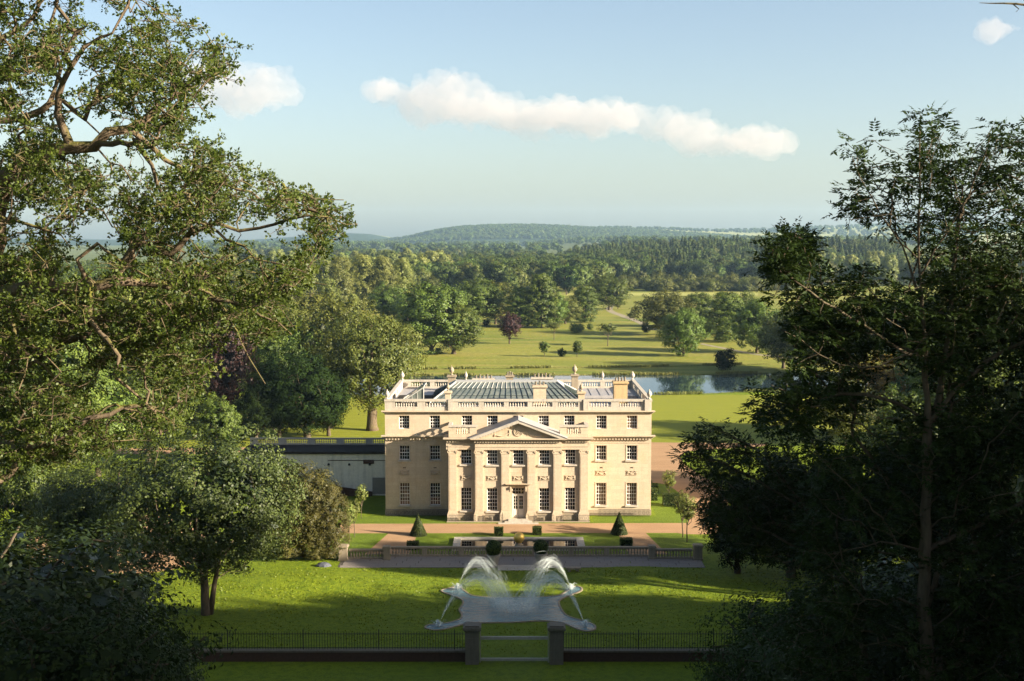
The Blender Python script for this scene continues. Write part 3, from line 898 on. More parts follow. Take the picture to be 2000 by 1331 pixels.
def railing(x0, x1, y, z0, z1, name='area_railing'):
    m = MB(); n = int((x1 - x0) / 0.14)
    m.box(x0, x1, y - 0.02, y + 0.02, z1 - 0.04, z1); m.box(x0, x1, y - 0.015, y + 0.015, z0 + .08, z0 + .11)
    o = m.build(name, IRON, house)
    r = MB()
    for i in range(n + 1):
        x = x0 + (x1 - x0) * i / n; r.box(x - .011, x + .011, y - .011, y + .011, z0, z1 - .041)
    k = int((x1 - x0) / 0.42)
    for i in range(k):
        cx = x0 + (i + .5) * (x1 - x0) / k
        r.tube([(cx + 0.15 * math.cos(a), y - 0.015, (z0 + z1) / 2 + 0.2 * math.sin(a)) for a in np.linspace(0, 6.28, 9)], 0.012, 3)
    r.build('scrollwork', IRON, o, kind='stuff')


railing(-14.9, -8.0, -0.75, 0.0, 0.85); railing(9.0, 14.8, -0.75, 0.0, 0.85)
for a, b in ((-6.9, -4.7), (-3.95, -1.75), (1.75, 3.95), (4.7, 6.9)): railing(a, b, PY - 0.55, 0.1, 0.8)
railing(-7.7, -6.95, PY - .55, 0.1, 0.8); railing(6.95, 7.9, PY - .55, .1, .8)
m = MB()
for s in (-1, 1):
    m.tube([(s * 1.75, PY - .6, 0), (s * 1.75, PY - .6, 1.1), (s * 1.7, PY - 1.5, 0.75), (s * 1.7, PY - 1.5, 0)], 0.02, 4)
m.build('step_handrail', IRON, house)

# service range with flat roof and balustrade on the shaded side
sr = thing('service_range', 'low white rendered range with flat dark roof beside the house', 'building', (-30, 151.0, 0))
m = MB(); m.box(-3, 15.2, 0, 0.35, 0, 5.25); m.box(-3, -2.6, .36, 5.39, 0, 5.25); m.box(-3, 15.2, 5.4, 5.7, 0, 5.3); m.build('wall', RENDER_WHITE, sr)
m = MB(); m.box(-3.1, 15.3, -0.18, 5.39, 5.26, 5.36); m.box(-3.1, 15.3, -0.25, -0.181, 5.12, 5.4); m.build('roof', LEAD_DARK, sr)
m = MB(); q = MB(); m.box(-3, 15.2, 5.46, 5.76, 5.301, 5.5)
for k in range(5):
    a = -3 + k * 3.64; m.box(a, a + 0.9, 5.48, 5.74, 5.5, 6.05)
    baluster_run(q, a + 0.9, a + 3.64, 5.6, 5.502, 0.545, 0.10, 0.23)
m.box(-3, 15.2, 5.44, 5.78, 6.052, 6.2)
b = m.build('parapet', STONE_PALE, sr); q.build('balusters', STONE_PALE, b, kind='stuff', smooth=True)
m = MB(); m.box(7.6, 15.1, -0.05, -0.002, 4.28, 4.36); m.box(11.9, 13.2, -0.08, -0.051, 3.9, 4.4); m.build('pipe_run', BRICK, sr)
m = MB(); m.box(13.0, 14.9, -0.06, -0.003, 0.2, 2.2); m.build('blocked_opening', m_plain('dull_infill', (0.2, 0.18, 0.15), 0.9), sr)  # infill panel, darker and greyer than the wall
m = MB()
m.prism_y([(1, 0), (13, 0), (13, 0.5), (6, 1.6), (1, 2.0)], -0.5, -0.1); m.build('brick_plinth', BRICK, sr)
for x in (7.7, 10.2, 12.7): MB().lathe([(0.05, 0), (0.16, 0.05), (0.12, 0.25), (0.03, 0.3)], 8, (x, -0.15, 3.7)).build('wall_lamp', IRON, sr)
# ------------------------------------------------------------------ terrace garden
# turf plots either side of the walks (mown, brighter than the slope below)
TURF = m_grass('terrace_turf', (0.118, 0.168, 0.013), (0.139, 0.185, 0.014), (0.097, 0.151, 0.011), fine=2.5, bump=0.7, stripes=0.35, patch=0.2)
for poly in ([(-10.0, 122.2), (11.5, 122.2), (11.2, 131.2), (-9.9, 131.0)], [(-24, 122.2), (-14.8, 122.2), (-13.3, 131.0), (-24, 131.0)],
             [(15.6, 122.2), (26, 122.2), (17.5, 131.2), (14.4, 131.2)], [(-24, 135.7), (-7.2, 135.7), (-7.2, 139.2), (-24, 139.2)],
             [(9.0, 136.1), (19.3, 136.1), (20.0, 146), (16.3, 146), (16.3, 139.2), (9.0, 139.2)]):
    sheet('turf_plot', poly, 0.004, TURF)
for poly in ([(15.5, 146.2), (20.3, 146.2), (19, 157), (15.5, 159)],): sheet('turf_plot', poly, 0.004, TURF)

# sunken reflecting pool with a wide stone rim
bx0, bx1, by0, by1 = -6.0, 7.4, 123.6, 128.7
m = MB()
m.box(bx0, bx1, by1 - 0.75, by1, 0.0, 0.2); m.box(bx0, bx1, by0, by0 + 0.75, 0.0, 0.2)
m.box(bx0, bx0 + 0.75, by0 + .75, by1 - .75, 0, 0.2); m.box(bx1 - 0.75, bx1, by0 + .75, by1 - .75, 0, 0.2)
rp = thing('reflecting_pool', 'long rectangular reflecting pool with pale stone rim before the front door', 'pool', ((bx0 + bx1) / 2, (by0 + by1) / 2, 0))
cx, cyy = (bx0 + bx1) / 2, (by0 + by1) / 2
m.v = [(a - cx, b - cyy, c) for a, b, c in m.v]
m.build('stone_rim', STONE_PALE, rp)
MB().add([(bx0 + .7 - cx, by0 + .7 - cyy, 0.06), (bx1 - .7 - cx, by0 + .7 - cyy, 0.06), (bx1 - .7 - cx, by1 - .7 - cyy, 0.06), (bx0 + .7 - cx, by1 - .7 - cyy, 0.06)], [(0, 1, 2, 3)]).build('water', BASIN, rp)
gs = thing('golden_sphere', 'golden sphere on a low plinth standing in the reflecting pool', 'sculpture', (0.72, 125.6, 0.04))
prof = [(0.56 * math.sin(a), 0.56 - 0.56 * math.cos(a)) for a in np.linspace(0.02, math.pi - 0.02, 14)]
MB().lathe(prof, 20, (0, 0, 0.25)).build('ball', GOLD, gs, smooth=True)
MB().lathe([(0.42, 0), (0.42, 0.12), (0.3, 0.16), (0.24, 0.3)], 14).build('plinth', STONE_GREY, gs)


# terrace balustrade ------------------------------------------------
def terrace_run(name, label, x0, x1, y, y2=None, peds=(), z=0.0):
    """one length of balustrade, from x0 to x1 on the line y; peds: x of intermediate piers; each baluster is its own part"""
    o = thing(name, label, 'balustrade', ((x0 + x1) / 2, y, z), group=None)
    L = (x1 - x0) / 2
    m = MB(); m.box(-L, L, -0.24, 0.24, 0, 0.18); m.build('plinth', STONE_GREY, o)
    m = MB(); m.box(-L, L, -0.2, 0.2, 0.86, 0.98); m.box(-L, L, -0.16, 0.16, 0.79, 0.859); m.build('handrail', STONE_GREY, o)
    xs_ = sorted([p - (x0 + x1) / 2 for p in peds])
    edges = [-L] + xs_ + [L]
    pm_ = MB().box(-0.28, 0.28, -0.19, 0.19, 0.182, 0.788).mesh('pedestal', STONE_GREY)
    for p in xs_: link('pedestal', pm_, o, (p, 0, 0))
    for a, b in zip(edges, edges[1:]):
        a2 = a + (0.30 if a in xs_ else 0.05); b2 = b - (0.30 if b in xs_ else 0.05)
        n = max(1, int(round((b2 - a2) / 0.285)))
        for i in range(n): link('baluster', BAL, o, (a2 + (i + .5) * (b2 - a2) / n, 0, 0.18))
    return o


BAL = MB().lathe(baluster_profile(0.61, 0.105), 8, (0, 0, 0), False).mesh('baluster', STONE_GREY, True)
terrace_run('terrace_balustrade', 'long central stone balustrade between the lower lawn and the pool', -11.9, 13.4, 121.4, peds=(-8.6, -5.0, -1.6, 2.2, 5.8, 9.3))
terrace_run('terrace_balustrade', 'short sunlit stone balustrade ending beside the conifer clump', -15.9, -12.5, 120.4)
terrace_run('terrace_balustrade', 'short shaded stone balustrade ending beside the dark yews', 13.9, 17.6, 120.5)


def pier(x, y, w, h, label, finial=False):
    o = thing('balustrade_pier', label, 'pier', (x, y, 0))
    m = MB(); m.box(-w / 2 - .06, w / 2 + .06, -w / 2 - .06, w / 2 + .06, 0, 0.2); m.box(-w / 2, w / 2, -w / 2, w / 2, 0.2, h); m.build('shaft', STONE_GREY, o)
    m = MB(); m.box(-w / 2 - .09, w / 2 + .09, -w / 2 - .09, w / 2 + .09, h, h + .12); m.box(-w / 2 - .03, w / 2 + .03, -w / 2 - .03, w / 2 + .03, h + .12, h + .2); m.build('cap', STONE_GREY, o)


pier(-12.2, 120.2, 0.62, 1.15, 'sunlit stone pier between short and long balustrade')
pier(13.65, 120.4, 0.62, 1.15, 'dark stone pier between long balustrade and the yews')
pier(-16.4, 120.0, 0.8, 1.3, 'stone end pier of the balustrade by the conifer clump')
pier(18.1, 120.2, 0.8, 1.3, 'stone end pier of the balustrade under the yews')

# flagged terrace below the balustrade: individual flags
pv = MB(); pv.add([(-16.6, 117.0, 0.02), (18.4, 117.0, 0.02), (18.4, 121.2, 0.02), (-16.6, 121.2, 0.02)], [(0, 1, 2, 3)])
pav = struct('terrace_pavement', pv, m_plain('paving_joint', (0.09, 0.08, 0.065), 0.95, 0, 0.1, 0.3, 2))
rng = random.Random(4)
y = 117.02; flags = []
while y < 121.0:
    d = rng.choice((0.7, 0.85, 1.0)); d = min(d, 121.15 - y); x = -16.55 + rng.uniform(0, .5)
    while x < 18.2:
        w = rng.uniform(1.0, 1.9); flags.append((x, min(x + w, 18.35), y, y + d)); x += w
    y += d
fm = {}
for x0, x1, y0, y1 in flags:
    w, d = round((x1 - x0) / 0.15) * 0.15, round((y1 - y0) / .05) * .05
    if w < 0.3 or d < .2: continue
    if (w, d) not in fm: fm[(w, d)] = MB().box(-w / 2 + .015, w / 2 - .015, -d / 2 + .012, d / 2 - .012, 0, 0.035).mesh('flagstone', PAVING)
    link('flagstone', fm[(w, d)], pav, ((x0 + x1) / 2, (y0 + y1) / 2, 0.02 + rng.uniform(-.004, .006)))

# steps to the lower lawn
stp = thing('garden_steps', 'broad pale stone steps between the two ball topiary planters', 'steps', (0.4, 116.6, 0))
for k in range(4):
    MB().box(-1.75, 1.75, -0.55 + k * 0.36, -0.2 + k * 0.36, 0.0, 0.05 + 0.03 * k).build('step', STONE_PALE, stp)

# ball topiary in tapered planters
for x, y, lab, r in ((-1.75, 117.6, 'dark clipped ball bush in pale planter, left of the steps', 0.78), (2.75, 118.1, 'dark clipped ball bush in pale planter, right of the steps', 0.74)):
    o = thing('planter', lab, 'planter', (x, y, 0.05))
    MB().lathe([(0.36, 0), (0.38, 0.05), (0.62, 1.0), (0.66, 1.02), (0.66, 1.12), (0.55, 1.12), (0.55, 1.02)], 16).build('pot', TERRACOTTA, o, smooth=False)
    o['ball'] = r

# stone trough on the grass
o = thing('stone_trough', 'low stone trough with a small plant on the shaded lawn', 'trough', (5.75, 115.6, 0.02))
MB().box(-0.7, 0.7, -0.3, 0.3, 0.28, 0.42).build('slab', STONE_GREY, o)
MB().box(-0.5, -0.25, -0.22, 0.22, 0, 0.28).build('support', STONE_GREY, o); MB().box(0.25, 0.5, -0.22, 0.22, 0, 0.28).build('support', STONE_GREY, o)

# covered machine/sheeted heap at the terrace corner
o = thing('sheeted_pile', 'small grey sheeted pile at the corner of the flagged terrace', 'pile', (-18.0, 117.6, 0), scale=(.75, .75, .55))
rg = np.random.default_rng(5); m = MB(); n = 9
for j in range(5):
    for i in range(n):
        a = 2 * math.pi * i / n; r = (1.0, 0.92, 0.7, 0.4, 0.02)[j] * rg.uniform(.8, 1.15); m.v.append((1.0 * r * math.cos(a), 0.6 * r * math.sin(a), (0, .3, .55, .68, .72)[j] * rg.uniform(.9, 1.1)))
for j in range(4):
    for i in range(n): m.f.append((j * n + i, j * n + (i + 1) % n, (j + 1) * n + (i + 1) % n, (j + 1) * n + i)); m.m.append(0)
m.build('sheet', m_plain('grey_sheeting', (0.06, 0.065, 0.08), 0.7, 0, 0.3, 0.8, 7), o)

# ------------------------------------------------------------------ fountain
fp = [(878, 1150), (896, 1148), (908, 1156), (930, 1166), (1000, 1168.5), (1080, 1166), (1105, 1158), (1120, 1147), (1135, 1149), (1134, 1156), (1108, 1166), (1092, 1176), (1097, 1192), (1108, 1204), (1135, 1213), (1160, 1222),
      (1161, 1231), (1145, 1234), (1125, 1229), (1100, 1219), (1060, 1214), (1000, 1217), (940, 1218), (905, 1221), (875, 1229), (850, 1232), (831, 1228), (838, 1222), (870, 1219), (897, 1211), (902, 1202), (897, 1192), (904, 1181), (903, 1174), (890, 1167), (862, 1156)]
pg = [on_ground(u, v) for u, v in fp]
loop = smooth_loop([(p.x, p.y) for p in pg], 4)
FC = (0.5, 104.5)
fo = thing('fountain_pool', 'irregular four-lobed fountain pool with thin stone edge on the lower lawn', 'pool', (FC[0], FC[1], 0))
L2 = [(x - FC[0], y - FC[1]) for x, y in loop]
MB().add([(x, y, 0.05) for x, y in L2], [tuple(range(len(L2)))]).build('water', POOL, fo)
m = MB(); N = len(L2)
for i, (x, y) in enumerate(L2):
    a, b = Vector(L2[i - 1]), Vector(L2[(i + 1) % N]); t_ = (b - a).normalized(); nn = Vector((t_.y, -t_.x))
    for off, z in ((-0.07, 0.0), (-0.07, 0.09), (0.07, 0.09), (0.07, 0.0)): m.v.append((x + nn.x * off, y + nn.y * off, z))
for i in range(N):
    j = (i + 1) % N
    for k in range(3): m.f.append((4 * i + k, 4 * j + k, 4 * j + k + 1, 4 * i + k + 1)); m.m.append(0)
m.build('stone_edge', STONE_GREY, fo)

t = NT('water_spray'); d = t.node('ShaderNodeBsdfDiffuse'); d.inputs['Color'].default_value = (0.85, 0.9, 0.88, 1)
tl = t.node('ShaderNodeBsdfTranslucent'); tl.inputs['Color'].default_value = (0.85, 0.9, 0.88, 1)
tp = t.node('ShaderNodeBsdfTransparent'); mx = t.node('ShaderNodeMixShader'); mx.inputs[0].default_value = 0.5
t.link(d.outputs[0], mx.inputs[1]); t.link(tl.outputs[0], mx.inputs[2])
mx2 = t.node('ShaderNodeMixShader'); mx2.inputs[0].default_value = 0.26
t.link(tp.outputs[0], mx2.inputs[1]); t.link(mx.outputs[0], mx2.inputs[2])
SPRAY = t.done(mx2.outputs[0])


def jet(p0, p1, h, label, seed, n=340):
    """strands of water thrown from nozzle p0 to splash point p1, apex height h"""
    rg = np.random.default_rng(seed); p0, p1 = Vector(p0), Vector(p1)
    o = thing('water_jet', label, 'water jet', p0, group=None)
    m = MB()
    for s in range(n):
        hh = h * rg.normal(.97, 0.085); dx = Vector((rg.normal(0, .6), rg.normal(0, .5), 0))
        t0 = rg.uniform(0, .93) ** .85; ln_ = rg.uniform(.05, .2) if rg.random() < .8 else rg.uniform(.2, .4)
        t1 = min(t0 + ln_, 1.01); K = 4 if ln_ < .2 else 7
        pts, rr = [], []; w = rg.uniform(.4, 1.3) * (.006 + .012 * t0)
        for k in range(K):
            q = t0 + (t1 - t0) * k / (K - 1)
            p = (p1 - p0 + dx * min(1, q * 1.3)) * q; p.z = 4 * hh * q * (1 - q) + 0.05
            p += Vector((rg.normal(0, .02), rg.normal(0, .02), rg.normal(0, .02))) * (0.2 + 2 * q)
            pts.append(p); rr.append(w * (0.15 if k in (0, K - 1) else 1))
        m.tube(pts, rr, 3)
    m.build('stream', SPRAY, o)
    m = MB()                                           # drops shed along the arc
    for s in range(700):
        q = rg.uniform(.15, 1.0); p = (p1 - p0) * q + Vector((rg.normal(0, .5), rg.normal(0, .4), 0)) * q
        p.z = max(0.05, 4 * h * q * (1 - q) + rg.normal(0, .2) * q - abs(rg.normal(0, .3)) * q)
        r = rg.uniform(.006, .022); m.add([p + Vector((r, 0, 0)), p + Vector((-r, r, 0)), p + Vector((-r, -r, 0)), p + Vector((0, 0, 2.2 * r))], [(0, 1, 3), (1, 2, 3), (2, 0, 3), (0, 2, 1)])
    m.build('droplets', SPRAY, o, kind='stuff')
    m = MB()                                           # churned water round the nozzle
    for s in range(70):
        a = rg.uniform(0, 6.28); r = abs(rg.normal(0, .25)); e = rg.uniform(.15, .6)
        m.tube([(r * .3 * math.cos(a), r * .3 * math.sin(a), .03), (r * .8 * math.cos(a), r * .8 * math.sin(a), e), (r * 1.6 * math.cos(a), r * 1.6 * math.sin(a), e * .5)], [.03, .03, .01], 3)
    m.build('nozzle_splash', SPRAY, o, kind='stuff')


ctr = on_ground(1003, 1196)
cz = (ctr.x, ctr.y, 0.05)
for (u, v), off, h, lab, sd in (((893, 1152), (-.6, 0.6), 3.4, 'back left fountain jet arching in front of the flagged terrace', 1), ((1115, 1152), (.9, .6), 3.4, 'back right fountain jet arching beside the ball planter', 2),
                                ((856, 1224), (-.4, -.3), 3.5, 'front left fountain jet rising from the lobe by the railings', 3), ((1143, 1224), (.8, -.3), 3.5, 'front right fountain jet rising from the lobe by the railings', 4)):
    p = on_ground(u, v, 0.05)
    jet(p, (cz[0] + off[0], cz[1] + off[1], .05), h, lab, sd, 340 if sd < 3 else 620)

# ------------------------------------------------------------------ railings, gate piers and gate
FY = 90.6
gp = []
for x, lab in ((-2.92, 'left stone gate pier with moulded cap at the railings'), (3.26, 'right stone gate pier with moulded cap at the railings')):
    o = thing('gate_pier', lab, 'gate pier', (x, FY - 0.4, 0))
    zs = 0.0
    for k in range(5):
        h = 0.5; MB().box(-0.5, 0.5, -0.5, 0.5, zs + 0.012, zs + h).build('stone_block', STONE_DARK, o); zs += h
    MB().box(-0.47, 0.47, -0.47, 0.47, 0, zs).build('core', STONE_DARK, o)
    MB().box(-0.58, 0.58, -0.58, 0.58, zs + .002, zs + 0.1).box(-0.66, 0.66, -0.66, 0.66, zs + 0.1, zs + 0.3).box(-.52, .52, -.52, .52, zs + .3, zs + .42).build('cap', STONE_DARK, o)
o = thing('timber_gate', 'weathered pale timber gate frame of two rails between the stone piers', 'gate', (0.17, FY - 0.3, 0))
MB().box(-2.52, 2.52, -0.07, 0.07, 0.12, 0.32).build('bottom_rail', TIMBER, o)
MB().box(-2.52, 2.52, -0.07, 0.07, 1.72, 1.95).build('top_rail', TIMBER, o)
for s in (-1, 1): MB().box(min(s * 2.54, s * 2.47), max(s * 2.54, s * 2.47), -0.06, 0.06, 0.0, 2.3).build('stile', TIMBER, o)

for x0, x1, lab in ((-26.6, -3.45, 'black iron railings on low wall left of the gate'), (3.8, 25.4, 'black iron railings on low wall right of the gate')):
    o = thing('iron_railings', lab, 'railings', ((x0 + x1) / 2, FY, 0)); L = (x1 - x0) / 2
    MB().box(-L, L, -0.2, 0.2, 0, 0.72).build('brick_plinth', BRICK, o)
    MB().box(-L, L, -0.26, 0.26, 0.722, 0.86).build('coping', STONE_DARK, o)
    MB().box(-L, L, -0.02, 0.02, 2.02, 2.06).build('top_rail', IRON, o); MB().box(-L, L, -0.02, 0.02, 0.98, 1.02).build('bottom_rail', IRON, o)
    bm_ = MB().tube([(0, 0, 0.862), (0, 0, 2.16), (0, 0, 2.24)], [0.02, 0.02, 0.003], 4).mesh('bar', IRON)
    pm_ = MB().tube([(0, 0, 0.862), (0, 0, 2.3), (0, 0, 2.42)], [0.04, 0.04, 0.005], 5).mesh('standard', IRON)
    n = int(2 * L / 0.198)
    for i in range(n + 1):
        link('standard' if i % 28 == 0 else 'bar', pm_ if i % 28 == 0 else bm_, o, (-L + 2 * L * i / n, 0, 0))
o = thing('iron_wicket', 'small arched iron wicket gate closing the end of the railings', 'gate', (-27.3, FY, 0))
m = MB()
for x in (-.6, .6): m.tube([(x, 0, 0), (x, 0, 2.6)], 0.035, 5)
m.tube([(-.6 + 1.2 * k / 8, 0, 2.2 + .35 * math.sin(math.pi * k / 8)) for k in range(9)], 0.025, 5)
m.build('frame', IRON, o)
bm_ = MB().tube([(0, 0, 0.1), (0, 0, 2.3)], 0.016, 4).mesh('bar', IRON)
for k in range(5): link('bar', bm_, o, (-.4 + .2 * k, 0, 0))
MB().box(-1.0, .7, -.6, .6, 0, .3).build('step', STONE_PALE, o)

# pale sheds glimpsed through the trees
o = thing('white_shed', 'white low shed glimpsed between leaves at the left edge', 'shed', (-79, 190, 0))
MB().box(-4, 4, -2, 2, 0, 3.0).build('wall', RENDER_WHITE, o)
MB().prism_y([(-4.3, 3.0), (4.3, 3.0), (4.3, 3.2), (-4.3, 3.5)], -2.3, 2.3).build('roof', LEAD, o)
MB().box(-1, 1, -2.05, -2.002, 0, 2.2).build('door', TIMBER, o)
# ------------------------------------------------------------------ vegetation generator
BARK = m_bark('oak_bark', (0.135, 0.10, 0.065), (0.12, 0.12, 0.018), 1.0)
BARK_DARK = m_bark('ash_bark', (0.11, 0.085, 0.055), (0.07, 0.08, 0.03), 0.4)
LEAF_WOOD = m_leaf('wood_leaves', (0.014, 0.034, 0.006), (0.105, 0.145, 0.022), 0.14)
LEAF_OAK = m_leaf('oak_leaves', (0.019, 0.044, 0.007), (0.108, 0.158, 0.022), 0.24)
LEAF_LAUREL = m_leaf('laurel_leaves', (0.010, 0.022, 0.005), (0.060, 0.085, 0.014), 0.15, 0.25, 0.4)
LEAF_LAWNTREE = m_leaf('lawn_tree_leaves', (0.009, 0.020, 0.005), (0.075, 0.100, 0.022), 0.13)
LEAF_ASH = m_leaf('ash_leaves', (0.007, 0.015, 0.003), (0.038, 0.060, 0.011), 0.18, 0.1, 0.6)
LEAF_GREEN = m_leaf('green_leaves', (0.014, 0.034, 0.005), (0.112, 0.155, 0.024), 0.17)
LEAF_OLIVE = m_leaf('olive_leaves', (0.022, 0.036, 0.007), (0.122, 0.132, 0.022), 0.16)
LEAF_LIGHT = m_leaf('willow_leaves', (0.070, 0.095, 0.020), (0.185, 0.205, 0.045), 0.2)
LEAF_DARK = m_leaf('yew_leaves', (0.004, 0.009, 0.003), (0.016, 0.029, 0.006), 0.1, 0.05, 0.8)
LEAF_CONIFER = m_leaf('conifer_leaves', (0.030, 0.036, 0.008), (0.110, 0.100, 0.020), 0.1)
LEAF_COPPER = m_leaf('copper_beech_leaves', (0.016, 0.008, 0.007), (0.060, 0.026, 0.020), 0.2)
LEAF_GOLD = m_leaf('golden_leaves', (0.10, 0.065, 0.012), (0.26, 0.17, 0.03), 0.3)
LEAF_PINE = m_leaf('pine_needles', (0.014, 0.028, 0.008), (0.075, 0.098, 0.024), 0.1, 0.15, 0.7)
LEAF_BOX = m_leaf('clipped_box', (0.022, 0.040, 0.008), (0.070, 0.095, 0.018), 0.15)
LEAF_REED = m_leaf('reed_leaves', (0.07, 0.09, 0.02), (0.19, 0.19, 0.05), 0.2)


def np_mesh(name, V, Q, mat, tint=None, smooth=False):
    """V (n,3) float, Q (m,k) int faces of equal size"""
    me = bpy.data.meshes.new(name)
    n, k = Q.shape
    me.vertices.add(len(V)); me.vertices.foreach_set('co', V.astype(np.float32).ravel())
    me.loops.add(n * k); me.loops.foreach_set('vertex_index', Q.astype(np.int32).ravel())
    me.polygons.add(n); me.polygons.foreach_set('loop_start', np.arange(0, n * k, k, dtype=np.int32))
    try: me.polygons.foreach_set('loop_total', np.full(n, k, dtype=np.int32))
    except Exception: pass
    if smooth: me.polygons.foreach_set('use_smooth', np.ones(n, dtype=bool))
    if tint is not None:
        a = me.attributes.new('tint', 'FLOAT', 'POINT'); a.data.foreach_set('value', tint.astype(np.float32))
    me.materials.append(mat); me.update(calc_edges=True); me.validate()
    return me


def unit(a): return a / np.maximum(np.linalg.norm(a, axis=1, keepdims=True), 1e-9)


def leaf_quads(pos, nrm, rng, size, aspect=0.55, tint=None, axis_=None, fold=0.12):
    """one diamond leaf per position"""
    n = len(pos); nrm = unit(nrm)
    r = unit(rng.normal(size=(n, 3))) if axis_ is None else axis_
    ax = unit(r - nrm * np.sum(r * nrm, 1, keepdims=True)); bx_ = np.cross(nrm, ax)
    L = (size * rng.uniform(0.65, 1.25, n))[:, None] if np.isscalar(size) else size[:, None]
    W = L * aspect * 0.5
    a = pos - ax * L * 0.5; c = pos + ax * L * 0.5
    b = pos + bx_ * W - ax * L * 0.06 + nrm * L * fold; d = pos - bx_ * W - ax * L * 0.06 + nrm * L * fold
    V = np.stack([a, b, c, d], 1).reshape(-1, 3)
    Q = np.arange(4 * n).reshape(n, 4)
    t = rng.uniform(0.15, 0.85, n) if tint is None else tint
    return V, Q, np.repeat(t, 4)


def clump_leaves(cent, rad, per, size, rng, aspect=0.55, squash=0.75, outward=None, updown=0.25):
    """clumps of leaves round centres; normals lean outwards so clumps model light and shade"""
    n = len(cent); rad = np.broadcast_to(rad, (n,))
    C = np.repeat(cent, per, 0); R = np.repeat(rad, per)[:, None]
    d = unit(rng.normal(size=(n * per, 3)))
    rr = rng.uniform(0.25, 1.0, (n * per, 1)) ** 0.5
    p = C + d * R * rr * np.array([1, 1, squash])
    nrm = d * 0.8 + rng.normal(size=d.shape) * 0.4 + np.array([0, 0, updown])
    if outward is not None: nrm = nrm + np.repeat(outward, per, 0) * 0.95
    ct = np.repeat(rng.uniform(0.2, 0.8, n), per)
    t = np.clip(ct * 0.6 + rng.uniform(0, 0.5, n * per), 0, 1)
    return leaf_quads(p, nrm, rng, size, aspect, t)


